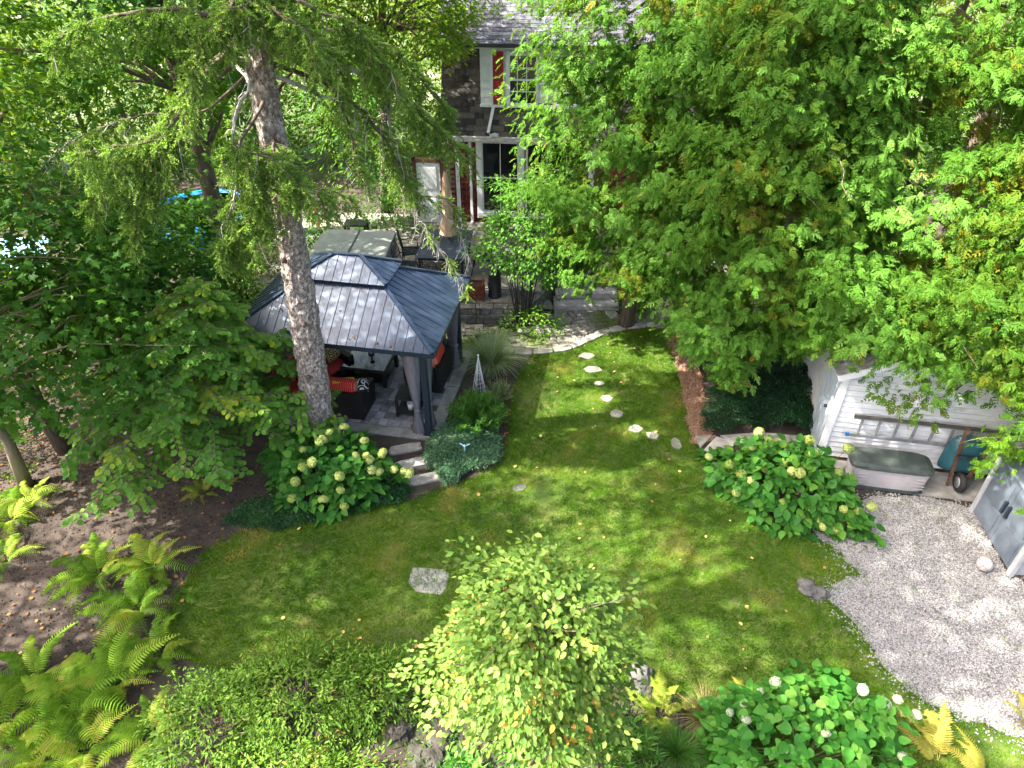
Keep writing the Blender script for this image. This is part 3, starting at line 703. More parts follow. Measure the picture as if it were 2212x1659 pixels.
# ------------------------------------------------------------------ gazebo
m_steel = M_noise('bluesteel', [(.3, (.036, .060, .11)), (.6, (.056, .085, .145)), (.8, (.09, .12, .185))], 1.6, .33, .05, 6, coord='World', metal=.25, spec=.8, dist=.01,
                  second=[((.15, .165, .19), 9, .66, .80)])
m_frame = M_plain('gazeboframe', (.020, .030, .048), .45, .2)
m_drape = M_noise('drape', [(.3, (.115, .110, .125)), (.7, (.20, .195, .215))], 8, .9, .2, 60, coord='World', stretch=(6, 6, .6))
GR = R(-10.2); GO = Vector((-3.08, 11.92, 0))
G = thing('gazebo', 'dark blue metal roofed gazebo with a small cupola and grey drapes', 'gazebo', tuple(GO), GR)
HX, HY, EZ = 1.95, 1.42, 2.06
def hip_roof(parent, hx_, hy_, ez, tx, ty, tz, nx, ny, pname='roof_panel'):
    """four slopes between eave rect and top rect cut into standing seam panels"""
    def slope(a, b, c, d, n):   # a-b eave, d-c top; seams run up the slope perpendicular to the eave
        a, b, c, d = map(Vector, (a, b, c, d)); ux = (b-a).normalized(); L = (b-a).length
        up = ((d-a) - ux*(d-a).dot(ux)); S = up.length; up = up/S; nn = ux.cross(up).normalized()
        xd = (d-a).dot(ux); xc = (c-a).dot(ux)
        def top(x):
            if x < xd: return S*x/xd
            if x > xc: return S*(L-x)/(L-xc)
            return S
        wd = L/n
        for i in range(n):
            x0, x1 = i*wd+.002, (i+1)*wd-.002; xs = sorted(set([x0, x1]+[x for x in (xd, xc) if x0 < x < x1]))
            pl = [(x0, -.03), (x1, -.03)]+[(x, top(x)) for x in reversed(xs)]
            m = MB(); lift = lambda h: [a+ux*x+up*y+nn*h for x, y in pl]
            k = len(pl); t1 = lift(.010); t0 = lift(-.012)
            m.add(t1+t0, [tuple(range(k)), tuple(range(2*k-1, k-1, -1))]+[(j, j+k, (j+1) % k+k, (j+1) % k) for j in range(k)])
            # seam rib on the panel's edge
            y1 = top(x0)
            if y1 > .05: 
                r0 = a+ux*(x0+.006)+nn*.02; m.bar(r0-up*.03-nn*.008, r0+up*y1-nn*.008, .014, .022, up=tuple(nn))
                # pressed flute along the middle
            xm = (x0+x1)/2; ym = top(xm)-.02
            for q_ in (.33, .66):
                xm = x0+(x1-x0)*q_; ym = top(xm)-.03
                if ym > .1: r0 = a+ux*xm+nn*.008; m.bar(r0, r0+up*ym, .007, .005, up=tuple(nn))
            m.build(pname, m_steel, parent)
        return nn
    e = [(-hx_, -hy_, ez), (hx_, -hy_, ez), (hx_, hy_, ez), (-hx_, hy_, ez)]; t = [(-tx, -ty, tz), (tx, -ty, tz), (tx, ty, tz), (-tx, ty, tz)]
    slope(e[0], e[1], t[1], t[0], nx); slope(e[1], e[2], t[2], t[1], ny); slope(e[2], e[3], t[3], t[2], nx); slope(e[3], e[0], t[0], t[3], ny)
    for k in range(4):
        a, b = Vector(e[k]), Vector(t[k]); d = (b-a).normalized(); m = MB(); m.bar(a-d*.03+Vector((0, 0, .03)), b+Vector((0, 0, .03)), .075, .03); m.build('hip_cap', m_steel, parent)
rf = MB(); rf.box((0, -HY-.01, EZ-.05), (2*HX+.1, .05, .09)); rf.box((0, HY+.01, EZ-.05), (2*HX+.1, .05, .09)); rf.box((-HX-.025, 0, EZ-.05), (.05, 2*HY-.03, .09)); rf.box((HX+.025, 0, EZ-.05), (.05, 2*HY-.03, .09))
roof = rf.build('roof', m_frame, G)
hip_roof(roof, HX, HY, EZ, .72, .31, 2.76, 22, 17)
cp = MB(); cp.box((0, 0, 2.77), (1.30, .50, .14)); cup = cp.build('cupola', m_frame, G)
hip_roof(cup, .86, .46, 2.80, .26, .005, 3.09, 10, 6)
m = MB(); m.bar((-.28, 0, 3.115), (.28, 0, 3.115), .07, .03); m.build('ridge_cap', m_steel, cup)
m = MB()
for y in (-1.28, 1.28): m.box((0, y, 1.96), (3.5, .06, .12))
for x in (-1.74, 1.74): m.box((x, 0, 1.96), (.06, 2.5, .12))
m.build('beam', m_frame, G)
def drape_mesh(h, seed):
    q = random.Random(seed); m = MB(); n = 20; rings = [(0, .15, 1), (.25, .13, 1), (.55, .075, 1), (.68, .045, 1), (.73, .05, 1), (.85, .085, 1), (1, .13, 1)]
    vs = []
    for s, r, _ in rings:
        for k in range(n):
            a = 2*math.pi*k/n; rr = r*(1+.28*math.cos(k*math.pi)+q.uniform(-.07, .07)) ; vs.append((math.cos(a)*rr, math.sin(a)*rr*.62, h*(1-s)))
    m.add(vs, [(i*n+k, i*n+(k+1) % n, (i+1)*n+(k+1) % n, (i+1)*n+k) for i in range(len(rings)-1) for k in range(n)], 0, True)
    return m
for i, (x, y) in enumerate([(1.72, -1.26), (-1.72, -1.26), (1.72, 1.26), (-1.72, 1.26)]):
    m = MB(); m.box((0, 0, 1.0), (.115, .115, 2.0)); po = m.build('post', m_frame, G, (x, y, 0), bevel=.008)
    m = MB(); m.box((0, 0, .05), (.2, .2, .05)); m.box((0, 0, .015), (.24, .24, .03)); m.build('post_base', m_frame, po)
    m = MB(); sx_ = -1 if x > 0 else 1; sy_ = -1 if y > 0 else 1
    m.bar((x+sx_*.05, y, 1.45), (x+sx_*.45, y, 1.92), .05); m.bar((x, y+sy_*.05, 1.45), (x, y+sy_*.45, 1.92), .05); m.build('brace', m_frame, G)
    for k, (ddx, ddy) in enumerate(((sx_*.20, 0), (sx_*.02, sy_*.22))):
        d = drape_mesh(1.88, i*3+k); dr = d.build('drape', m_drape, G, (x+ddx, y+ddy, .03), rot=0 if k == 0 else R(90))
        t = MB(); t.lathe([(.062, -.02), (.066, 0), (.062, .02)], (0, 0, 1.88*.30), 12); t.build('tie_back', m_drape, dr)
# paved pad
pad = thing('gazebo_pavement', 'grey paver floor under the gazebo', 'paving', tuple(GO), GR); pad['kind'] = 'structure'; del pad['category']
PADL = [(-2.05, -1.45), (1.95, -1.45), (1.95, 1.75), (-2.05, 1.75)]
mm = MB(); mm.prism(PADL, 0, .018); mm.build('bed', m_joint, pad)
rs = random.Random(12)
PADL2 = [(-1.62, -1.18), (1.62, -1.18), (1.62, 1.5), (-1.62, 1.5)]
clip_quads(PADL2, 0, .20, .14, .28, rs, 0, .04, .005, .004, m_paver, pad, 'paver')
for (cx, cy, sx_, sy_) in [(-1.0, -1.33, 2.0, .26), (.96, -1.33, 1.9, .26), (1.8, -.45, .28, 1.45), (1.8, 1.0, .28, 1.4), (-1.84, -.45, .36, 1.45), (-1.84, 1.0, .36, 1.4)]:
    m = MB(); m.box((0, 0, .025), (sx_-.02, sy_-.015, .04)); m.build('border_slab', m_concrete, pad, (cx, cy, 0), bevel=.006)

# ------------------------------------------------------------------ gazebo furniture
def M_wicker():
    m, n, l, b = new_mat('blackwicker'); tc = n.new('ShaderNodeTexCoord'); wv = n.new('ShaderNodeTexWave'); wv.inputs['Scale'].default_value = 30; wv.bands_direction = 'Z'
    wv2 = n.new('ShaderNodeTexWave'); wv2.inputs['Scale'].default_value = 18; wv2.bands_direction = 'DIAGONAL'
    l.new(tc.outputs['Object'], wv.inputs[0]); l.new(tc.outputs['Object'], wv2.inputs[0])
    mu_ = n.new('ShaderNodeMath'); mu_.operation = 'MULTIPLY'; l.new(wv.outputs['Fac'], mu_.inputs[0]); l.new(wv2.outputs['Fac'], mu_.inputs[1])
    r = n.new('ShaderNodeValToRGB'); r.color_ramp.elements[0].color = (.007, .006, .006, 1); r.color_ramp.elements[1].color = (.028, .024, .023, 1); l.new(mu_.outputs[0], r.inputs[0]); l.new(r.outputs[0], b.inputs['Base Color'])
    bp = n.new('ShaderNodeBump'); bp.inputs['Strength'].default_value = .5; bp.inputs['Distance'].default_value = .006; l.new(mu_.outputs[0], bp.inputs['Height']); l.new(bp.outputs[0], b.inputs['Normal']); b.inputs['Roughness'].default_value = .5
    return m
m_wick = M_wicker()
def M_stripe():
    m, n, l, b = new_mat('redstripe'); a = n.new('ShaderNodeTexCoord'); wv = n.new('ShaderNodeTexWave'); wv.inputs['Scale'].default_value = 7.5; wv.bands_direction = 'X'; wv.wave_profile = 'SIN'
    l.new(a.outputs['Object'], wv.inputs[0]); r = n.new('ShaderNodeValToRGB'); e = r.color_ramp.elements
    e[0].position = .84; e[0].color = (.55, .008, .010, 1); e[1].position = .95; e[1].color = (.66, .24, .14, 1)
    l.new(wv.outputs['Fac'], r.inputs[0]); l.new(r.outputs[0], b.inputs['Base Color']); b.inputs['Roughness'].default_value = .85
    return m
m_red = M_stripe()
def M_pattern(name, c1, c2, sc):
    m, n, l, b = new_mat(name); tc = n.new('ShaderNodeTexCoord'); v = n.new('ShaderNodeTexVoronoi'); v.inputs['Scale'].default_value = sc; l.new(tc.outputs['Object'], v.inputs['Vector'])
    s = n.new('ShaderNodeMath'); s.operation = 'SINE'; mm_ = n.new('ShaderNodeMath'); mm_.operation = 'MULTIPLY'; mm_.inputs[1].default_value = 26; l.new(v.outputs['Distance'], mm_.inputs[0]); l.new(mm_.outputs[0], s.inputs[0])
    r = n.new('ShaderNodeValToRGB'); e = r.color_ramp.elements; e[0].position = .45; e[0].color = rgba(c1); e[1].position = .55; e[1].color = rgba(c2); l.new(s.outputs[0], r.inputs[0]); l.new(r.outputs[0], b.inputs['Base Color']); b.inputs['Roughness'].default_value = .9
    return m
m_pat = M_pattern('goldpattern', (.16, .09, .02), (.62, .50, .28), 9)
m_pat2 = M_pattern('spiralpattern', (.01, .01, .01), (.75, .75, .72), 5)
def cushion(L, D, Hh, seed=0):
    """soft roll/box: superellipse section along x with rounded ends"""
    m = MB(); n = 14; st = [(-.5, .75), (-.48, .93), (-.42, 1), (-.2, 1.02), (0, .98), (.2, 1.02), (.42, 1), (.48, .93), (.5, .75)]
    vs = []
    for sx_, k in st:
        for i in range(n):
            a = 2*math.pi*i/n; c, s = math.cos(a), math.sin(a); e = .65
            vs.append((sx_*L, math.copysign(abs(c)**e, c)*D/2*k, math.copysign(abs(s)**e, s)*Hh/2*k))
    f = [(i*n+j, i*n+(j+1) % n, (i+1)*n+(j+1) % n, (i+1)*n+j) for i in range(len(st)-1) for j in range(n)]+[tuple(range(n))[::-1], tuple((len(st)-1)*n+j for j in range(n))]
    return m.add(vs, f, 0, True)
def sofa(name, label, lx, ly, rot, L, D=.78, arms=(True, True), nseat=2):
    c = GO+Vector((lx*math.cos(GR)-ly*math.sin(GR), lx*math.sin(GR)+ly*math.cos(GR), 0.04))
    s = thing(name, label, 'sofa', tuple(c), GR+rot)
    m = MB(); m.box((0, 0, .15), (L-.02, D-.02, .28)); m.build('base', m_wick, s, bevel=.01)
    m = MB(); m.box((0, D/2-.06, .46), (L, .14, .36)); m.build('backrest', m_wick, s, bevel=.015)
    for k, sg in enumerate((-1, 1)):
        if arms[k]: m = MB(); m.box((sg*(L/2-.07), -.07, .42), (.15, D-.13, .28)); m.build('arm', m_wick, s, bevel=.015)
    x0 = -L/2+(.15 if arms[0] else .02); x1 = L/2-(.15 if arms[1] else .02); wd = (x1-x0)/nseat
    for i in range(nseat):
        cushion(wd-.02, D-.16, .14).build('seat_cushion', m_red, s, (x0+wd*(i+.5), -.06, .36))
        cushion(wd-.03, .24, .40).build('back_cushion', m_red, s, (x0+wd*(i+.5), D/2-.2, .64))
    return s
sofa('wicker_sofa', 'black wicker sofa with red striped cushions seen from behind', -.15, -.78, math.pi, 1.0, .72, arms=(True, False), nseat=1)
sofa('wicker_sofa', 'black wicker sofa with red striped cushions standing slantwise along the left side', -1.10, -.28, R(60), 1.75, .72, arms=(False, True), nseat=3)
sofa('wicker_armchair', 'black wicker armchair with a red cushion on the right side', 1.24, .43, R(-90), .88, .80, nseat=1)
def gl(lx, ly, z=0): return (GO.x+lx*math.cos(GR)-ly*math.sin(GR), GO.y+lx*math.sin(GR)+ly*math.cos(GR), z)
def pillow(lx, ly, z, mat, label, rx, rz, s=.4):
    m = MB(); n = 8; vs = []
    for i in range(n+1):
        for j in range(n+1):
            u, v = i/n*2-1, j/n*2-1; h = (1-u**4)*(1-v**4)*.09; k = 1-.08*(1-abs(u))*abs(v); vs.append((u*s/2*k, v*s/2, h))
    b = len(vs); vs += [(x, y, -z_) for x, y, z_ in vs]
    f = [(i*(n+1)+j, (i+1)*(n+1)+j, (i+1)*(n+1)+j+1, i*(n+1)+j+1) for i in range(n) for j in range(n)]
    m.add(vs, f+[tuple(k+b for k in q)[::-1] for q in f], 0, True)
    o = m.build('throw_pillow', mat, None, gl(lx, ly, z), GR+rz); o.rotation_euler[0] = rx
    return tag(o, label, 'pillow')
pillow(-.80, .22, .70, m_pat, 'gold patterned pillow on the far end of the left sofa', R(60), R(70))
pillow(-1.33, -.62, .70, m_pat, 'gold patterned pillow in the sofa corner behind the spruce trunk', R(60), R(100), .36)
pillow(.16, -.72, .60, m_pat2, 'black and white spiral pillow on the near sofa', R(12), R(20), .36)
m = MB(); m.box((0, 0, 0), (.42, .16, .03)); tag(m.build('folded_throw', M_plain('yellowcloth', (.75, .40, .03), .9), None, gl(-.06, -.93, .85), GR+R(15), bevel=.01), 'yellow cloth lying on the red cushions of the near sofa', 'cloth')
ct = thing('coffee_table', 'low black wicker coffee table with a dark glass top', 'table', gl(-.05, .40, .04), GR)
m = MB(); m.box((0, 0, .40), (1.0, .88, .05)); m.build('table_top', m_wick, ct, bevel=.01)
m = MB(); m.box((0, 0, .431), (.92, .80, .010)); m.build('glass_pane', m_glass, ct)
m = MB(); m.box((0, 0, .10), (.90, .78, .03)); m.build('shelf', m_wick, ct)
for sx_ in (-1, 1):
    for sy_ in (-1, 1): m = MB(); m.box((sx_*.45, sy_*.39, .19), (.08, .08, .38)); m.build('leg', m_wick, ct)
ln = thing('candle_lantern', 'glass candle lantern in a black stand on the coffee table', 'lantern', gl(-.05, .55, .476), GR)
m = MB(); m.lathe([(.07, 0), (.07, .02), (.02, .04)], (0, 0, 0), 12); m.lathe([(.05, .2), (.055, .215), (.01, .25)], (0, 0, 0), 12)
for k in range(4): a = k*math.pi/2; m.bar((.06*math.cos(a), .06*math.sin(a), .01), (.05*math.cos(a), .05*math.sin(a), .21), .008)
m.build('stand', m_frame, ln); m = MB(); m.lathe([(.03, .03), (.03, .15), (.005, .155)], (0, 0, 0), 10); m.build('candle', m_white, ln)
sdt = thing('side_table', 'small black wicker side table near the front post', 'table', gl(1.16, -.66, .04), GR)
for zc in (.45, .10): m = MB(); m.box((0, 0, zc), (.46, .46, .04)); m.build('shelf' if zc < .3 else 'table_top', m_wick, sdt, bevel=.006)
for sx_ in (-1, 1):
    for sy_ in (-1, 1): m = MB(); m.box((sx_*.205, sy_*.205, .215), (.05, .05, .43)); m.build('leg', m_wick, sdt)
m = MB(); m.lathe([(.055, 0), (.07, .16), (.06, .16), (.05, .02)], (0, 0, 0), 14); tag(m.build('bucket', m_white, None, gl(1.2, -.74, .165), GR), 'small white patterned cup on the lower shelf of the side table', 'cup')
m = MB(); m.lathe([(.15, 0), (.17, .05), (.17, .34), (.14, .42), (.05, .46), (.01, .47)], (0, 0, 0), 16); tag(m.build('patio_heater', m_wick, None, gl(1.30, -.50, .52), GR), 'black domed tabletop heater on the side table by the drape', 'heater')
m = MB(); m.lathe([(.05, 0), (.055, .02), (.055, .14), (.03, .17), (.03, .2), (.012, .22)], (0, 0, 0), 12); tag(m.build('table_torch', m_frame, None, gl(1.50, .93, .64), GR), 'small black canister lamp on the armchair arm', 'lamp')
m = MB(); m.tube([gl(-.18, -1.62, 0), gl(-.18, -1.62, .95), gl(-.18, -1.62, 1.32)], .009, 6); m.lathe([(.002, -.05), (.03, -.03), (.03, .03), (.002, .05)], gl(-.18, -1.62, .62), 8); m.lathe([(.035, 0), (.05, .04), (.045, .16), (.01, .19)], gl(-.18, -1.62, 1.28), 10)
tag(m.build('garden_torch', m_frame), 'thin black garden torch standing in front of the near sofa', 'torch')

# ------------------------------------------------------------------ white shed
m_siding = M_noise('shedsiding', [(.3, (.56, .57, .59)), (.55, (.70, .71, .73)), (.75, (.78, .79, .80))], 2.5, .6, .1, 50, coord='World', stretch=(1, 1, 2.5), second=[((.36, .36, .33), 3.2, .60, .85), ((.34, .36, .28), 1.4, .64, .85)])
m_shedroof = M_noise('shedroof', [(.3, (.20, .19, .19)), (.7, (.42, .41, .40))], 7, .95, .5, 80, objrand=.3, coord='World')
m_bluedoor = M_noise('paledoor', [(.3, (.42, .50, .60)), (.7, (.56, .64, .72))], 4, .5, .1, coord='World')
SO = Vector((5.80, 9.76, 0)); SR = R(-10.5); SW, SD, SE, SPK = 3.3, 2.7, 2.0, 2.85
S = thing('garden_shed', 'white clapboard gabled shed with dirty lower boards beside the gravel', 'shed', tuple(SO), SR)
m = MB(); m.add([(0.02, .02, 0), (SW-.02, .02, 0), (SW-.02, .02, SE), (SW/2, .02, SPK-.03), (.02, .02, SE), (.02, SD, 0), (SW-.02, SD, 0), (SW-.02, SD, SE), (SW/2, SD, SPK-.03), (.02, SD, SE)],
                [(0, 1, 2, 3, 4), (9, 8, 7, 6, 5), (0, 5, 6, 1), (1, 6, 7, 2), (4, 9, 5, 0)]); m.build('wall', m_soil, S)  # dark core colour stands in for shadow lines in the board gaps
z_ = .06; ch = .118
while z_ < SPK-.08:
    zt = min(z_+ch, SPK-.02); 
    def xr(z): return (0, SW) if z <= SE else ((z-SE)/(SPK-SE)*SW/2, SW-(z-SE)/(SPK-SE)*SW/2)
    zt -= .020; a0, b0_ = xr(z_); a1, b1 = xr(zt)
    if b1-a1 > .06:
        m = MB(); m.add([(a0, .02, z_), (b0_, .02, z_), (b1, .02, zt), (a1, .02, zt), (a0, -.022, z_), (b0_, -.022, z_), (b1, -.004, zt), (a1, -.004, zt)], [(0, 1, 5, 4), (4, 5, 6, 7), (1, 2, 6, 5), (3, 0, 4, 7), (2, 3, 7, 6)])
        m.build('siding_board', m_siding, S)
    z_ += ch
z_ = .06
while z_ < SE-.05:
    c2 = ch-.020; m = MB(); m.add([(.02, .9, z_), (.02, SD, z_), (.02, SD, z_+c2), (.02, .9, z_+c2), (-.022, .9, z_), (-.022, SD, z_), (-.004, SD, z_+c2), (-.004, .9, z_+c2)], [(0, 4, 5, 1), (4, 7, 6, 5), (0, 3, 7, 4), (1, 5, 6, 2), (2, 6, 7, 3)])
    m.build('siding_board', m_siding, S); z_ += ch
m = MB(); m.box((-.02, -.022, 1.0), (.12, .045, 2.0)); m.box((-.03, .05, 1.0), (.04, .11, 2.0)); m.build('corner_board', m_white, S)
m = MB(); m.box((SW+.02, -.022, 1.0), (.12, .045, 2.0)); m.build('corner_board', m_white, S)
dr = MB(); dr.box((-.04, .5, .95), (.05, .72, 1.86)); door = dr.build('door', m_bluedoor, S)
for k in range(5): m = MB(); m.box((-.071, .5-.288+.144*k, .95), (.012, .125, 1.8)); m.build('plank', m_bluedoor, door)
m = MB(); m.tube([(-.08, .26, 1.0), (-.13, .26, 1.0)], .03, 8); m.build('handle', m_frame, door)
m = MB(); m.box((-.10, 1.45, 1.78), (.08, .05, .62), tilt=('X', R(25))); m.build('trim', m_white, S)
for sg in (-1, 1):
    a = Vector((SW/2, -.22, SPK+.03)); e = Vector((SW/2+sg*(SW/2+.22), -.22, SE-.06)); d = (e-a); L = d.length; d.normalize(); n_ = d.cross(Vector((0, 1, 0))); n_ = n_ if n_.z > 0 else -n_
    m = MB(); y1 = Vector((0, SD+.4, 0)); vs = [a, e, e+y1, a+y1]; vs += [v+n_*.04 for v in vs]
    m.add(vs, [(0, 1, 2, 3), (7, 6, 5, 4), (0, 4, 5, 1), (1, 5, 6, 2), (2, 6, 7, 3), (3, 7, 4, 0)]); rfo = m.build('roof', m_shedroof, S)
    m = MB(); m.bar(a+Vector((0, -.012, .0)), e+Vector((0, -.012, .0)), .024, .11, up=(0, 0, 1)); m.build('fascia', m_white, S)
    nrow = int(L/.16)
    ux_ = Vector((0, 1, 0)) if sg > 0 else Vector((0, -1, 0)); A_ = (e if sg > 0 else e+y1)+n_*.044
    shingle_slope(rfo, 'shed', A_, ux_, -d, SD+.4, L, m_shedroof, .17, .33, first=110, seed=8+sg)
m = MB(); m.lathe([(.0, 0), (.06, .02), (.09, .07), (.09, .12)], (0, 0, 0), 12); l_ = m.build('floodlight', m_white, S, (SW/2+.05, -.12, 2.45)); l_.rotation_euler[0] = R(120)
# concrete footing beside the wall
m = MB(); a = P(1830, 1080); m.prism([(5.9, 9.65), (8.9, 9.1), (8.8, 8.45), (5.75, 9.0)], 0, .035); tag(m.build('pavement', m_concrete), 'mossy concrete apron along the foot of the shed wall', kind='structure')

def sl_(x, y, z): return (SO.x+x*math.cos(SR)-y*math.sin(SR), SO.y+x*math.sin(SR)+y*math.cos(SR), z)
m_alu = M_noise('aluminium', [(.3, (.22, .23, .24)), (.7, (.40, .41, .43))], 12, .45, .1, metal=.5, coord='World')
la = thing('extension_ladder', 'grey aluminium ladder hung sideways on the shed wall', 'ladder', sl_(1.8, -.12, .90), SR)
for zc, y_ in ((-.2, 0), (.2, 0)): m = MB(); m.box((0, y_, zc), (3.0, .03, .065)); m.build('rail', m_alu, la, bevel=.004)
m = MB(); m.box((.02, -.045, .255), (3.1, .03, .06)); m.build('rail', M_plain('oldrail', (.07, .065, .06), .8), la, bevel=.004)
for k in range(10): m = MB(); m.box((-1.35+k*.3, 0, 0), (.04, .035, .36)); m.build('rung', m_alu, la)
m = MB(); m.box((-1.52, 0, -.2), (.06, .045, .075)); m.build('end_cap', M_plain('bluecap', (.02, .16, .45), .5), la, bevel=.006)

# deck box
m_taupe = M_noise('taupeplastic', [(.3, (.36, .33, .34)), (.7, (.46, .43, .44))], 5, .55, .05, coord='World')
m_lid = M_noise('darkgreenlid', [(.3, (.035, .048, .045)), (.7, (.065, .080, .074))], 6, .5, .1, coord='World')
db = thing('deck_box', 'taupe plastic storage box with a dark green lid against the shed', 'storage box', sl_(.98, -.52, .035), SR)
def rbox(m, c, dx, dy, z0, z1, k0=1, k1=1, e=.35, n=24, mi=0, bow=0):
    vs = []
    rings = [(z0, k0), (z0+(z1-z0)*.5, (k0+k1)/2+bow), (z1, k1)]
    for z, k in rings:
        for i in range(n):
            a = 2*math.pi*(i+.5)/n; cc, ss = math.cos(a), math.sin(a)
            vs.append((c[0]+math.copysign(abs(cc)**e, cc)*dx/2*k, c[1]+math.copysign(abs(ss)**e, ss)*dy/2*k, c[2]+z))
    f = [(i*n+j, i*n+(j+1) % n, (i+1)*n+(j+1) % n, (i+1)*n+j) for i in range(2) for j in range(n)]+[tuple(range(n))[::-1], tuple(2*n+j for j in range(n))]
    return m.add(vs, f, mi)
m = MB(); rbox(m, (0, 0, 0), 1.30, .52, .05, .46, .95, 1.02); m.build('body', m_taupe, db, bevel=.006)
m = MB(); rbox(m, (0, 0, 0), 1.34, .56, 0, .055, .97, .95); m.build('base', m_lid, db)
m = MB(); rbox(m, (0, 0, 0), 1.40, .58, .46, .50, 1, 1); rbox(m, (0, .0, 0), 1.36, .55, .50, .555, 1, .86); m.build('lid', m_lid, db, bevel=.008)
for sx_ in (-1, 1):
    for k in range(4): m = MB(); m.box((sx_*.48, -.262, .13+.07*k), (.22-.015*k, .012, .012)); m.build('rib', m_white if False else m_taupe, db)
m = MB(); m.add([(-.09, -.272, .45), (.09, -.272, .45), (0, -.268, .39), (-.09, -.25, .45), (.09, -.25, .45), (0, -.25, .39)], [(0, 2, 1), (0, 3, 5, 2), (1, 2, 5, 4)]); m.build('latch', m_taupe, db)

# wheelbarrow upended against the wall
m_teal = M_plain('tealtray', (.018, .085, .105), .45)
wb = thing('wheelbarrow', 'teal wheelbarrow stood upright against the shed wall', 'wheelbarrow', sl_(2.22, -.34, .03), SR)
m = MB(); n = 20; vs = []
for (k, zz, wx, wz) in ((0, 0, .66, .82), (1, -.03, .64, .80), (2, -.14, .56, .68), (3, -.20, .44, .52), (4, -.215, .2, .25)):
    for i in range(n):
        a = 2*math.pi*(i+.5)/n; cc, ss = math.cos(a), math.sin(a); tp = 1-.18*ss
        vs.append((math.copysign(abs(cc)**.5, cc)*wx/2*tp, .12+zz, .62+math.copysign(abs(ss)**.5, ss)*wz/2))
m.add(vs, [(i*n+j, i*n+(j+1) % n, (i+1)*n+(j+1) % n, (i+1)*n+j) for i in range(4) for j in range(n)]+[tuple(4*n+j for j in range(n))], 0, True); m.build('tray', m_teal, wb)
for sx_ in (-1, 1): m = MB(); m.bar((sx_*.12, -.10, .02), (sx_*.27, -.13, 1.35), .045, .045); m.build('handle', m_brownwood, wb)
m = MB(); m.bar((-.22, -.15, .75), (.22, -.15, .75), .04); m.bar((-.2, -.15, .75), (-.2, -.36, .9), .03); m.bar((.2, -.15, .75), (.2, -.36, .9), .03); m.build('leg_frame', m_frame, wb)
wh = MB(); pr = [(.10, -.045), (.17, -.045), (.185, -.02), (.185, .02), (.17, .045), (.10, .045)]; wh.lathe(pr, (0, 0, 0), 20)
wo = wh.build('wheel', M_plain('rubber', (.015, .015, .016), .8), wb, (.02, -.16, .17)); wo.rotation_euler = (0, R(90), 0)
m = MB(); m.lathe([(.0, -.05), (.1, -.05), (.105, -.03), (.105, .03), (.1, .05), (.0, .05)], (0, 0, 0), 16); ro = m.build('rim', m_alu, wo)
wb.rotation_euler[2] = SR

# resin shed (right edge)
m_slate = M_noise('slateplastic', [(.3, (.10, .125, .16)), (.7, (.15, .18, .225))], 3, .45, .08, 60, coord='World')
m_grey = M_noise('greytrim', [(.3, (.30, .31, .33)), (.7, (.42, .43, .45))], 4, .5, .05, coord='World')
p1 = Vector((7.92, 8.35, 0)); p2 = Vector((7.80, 6.98, 0)); dv = (p1-p2); rsx = math.atan2(dv.y, dv.x)
rs_ = thing('resin_shed', 'slate blue plastic storage cabinet with double doors at the right edge', 'storage cabinet', tuple(p2), rsx)   # local x: towards back, local -y: to the right
Ls = dv.length
m = MB(); m.box((Ls/2, -.42, .67), (Ls-.06, .78, 1.3)); m.build('body', m_grey, rs_, bevel=.01)
for k in range(2):
    m = MB(); m.box((Ls*(.27+.46*k), .0, .68), (Ls*.455, .04, 1.2)); dd = m.build('door', m_slate, rs_, bevel=.008)
    m = MB(); m.box((Ls*(.27+.46*k), .028, .36), (Ls*.34, .015, .42)); m.box((Ls*(.27+.46*k), .028, .95), (Ls*.34, .015, .5)); m.build('inset', m_slate, dd, bevel=.01)
    m = MB(); m.box((Ls*.5+(-.06 if k == 0 else .06), .055, .78), (.045, .06, .24)); m.build('handle', m_frame, dd, bevel=.01)
for x in (.02, Ls-.02): m = MB(); m.box((x, -.0, .68), (.09, .09, 1.32)); m.build('corner_post', m_grey, rs_, bevel=.012)
m = MB(); m.box((Ls/2, -.4, 1.36), (Ls+.12, .98, .06)); m.build('lid', m_slate, rs_, bevel=.02)

# balls
m_ball = M_noise('oldball', [(.3, (.34, .31, .29)), (.7, (.50, .47, .45))], 7, .8, .2, 80)
bp_ = P(2127, 1219, .12); import bmesh
bm = bmesh.new(); bmesh.ops.create_uvsphere(bm, u_segments=32, v_segments=20, radius=.12); me = bpy.data.meshes.new('basketball'); bm.to_mesh(me); bm.free(); me.materials.append(m_ball)
for p in me.polygons: p.use_smooth = True
bb = bpy.data.objects.new('basketball', me); COL.objects.link(bb); bb.location = (bp_.x, bp_.y, .13); tag(bb, 'faded grey basketball with dark seams on the gravel', 'ball')
sm = MB()
for ax in range(2):
    sm.tube([(math.cos(a)*.1205*(1 if ax == 0 else 0) + 0, math.cos(a)*.1205*(0 if ax == 0 else 1), math.sin(a)*.1205) for a in [2*math.pi*i/32 for i in range(33)]], .0028, 4)
sm.tube([(math.cos(a)*.1205, math.sin(a)*.1205, 0) for a in [2*math.pi*i/32 for i in range(33)]], .0028, 4)
for sg in (-1, 1): sm.tube([Vector((sg*(.055+.045*math.cos(2*a)), math.cos(a)*.11, math.sin(a)*.11)).normalized()*.1205 for a in [2*math.pi*i/32 for i in range(33)]], .0028, 4)
s_ = sm.build('seam', m_frame, bb); bb.rotation_euler = (.5, .4, .7)
bp_ = P(2205, 1252-70, .035)
me2 = me.copy(); me2.materials.clear(); me2.materials.append(M_plain('greenball', (.30, .62, .42), .7)); b2 = bpy.data.objects.new('small_ball', me2); COL.objects.link(b2)
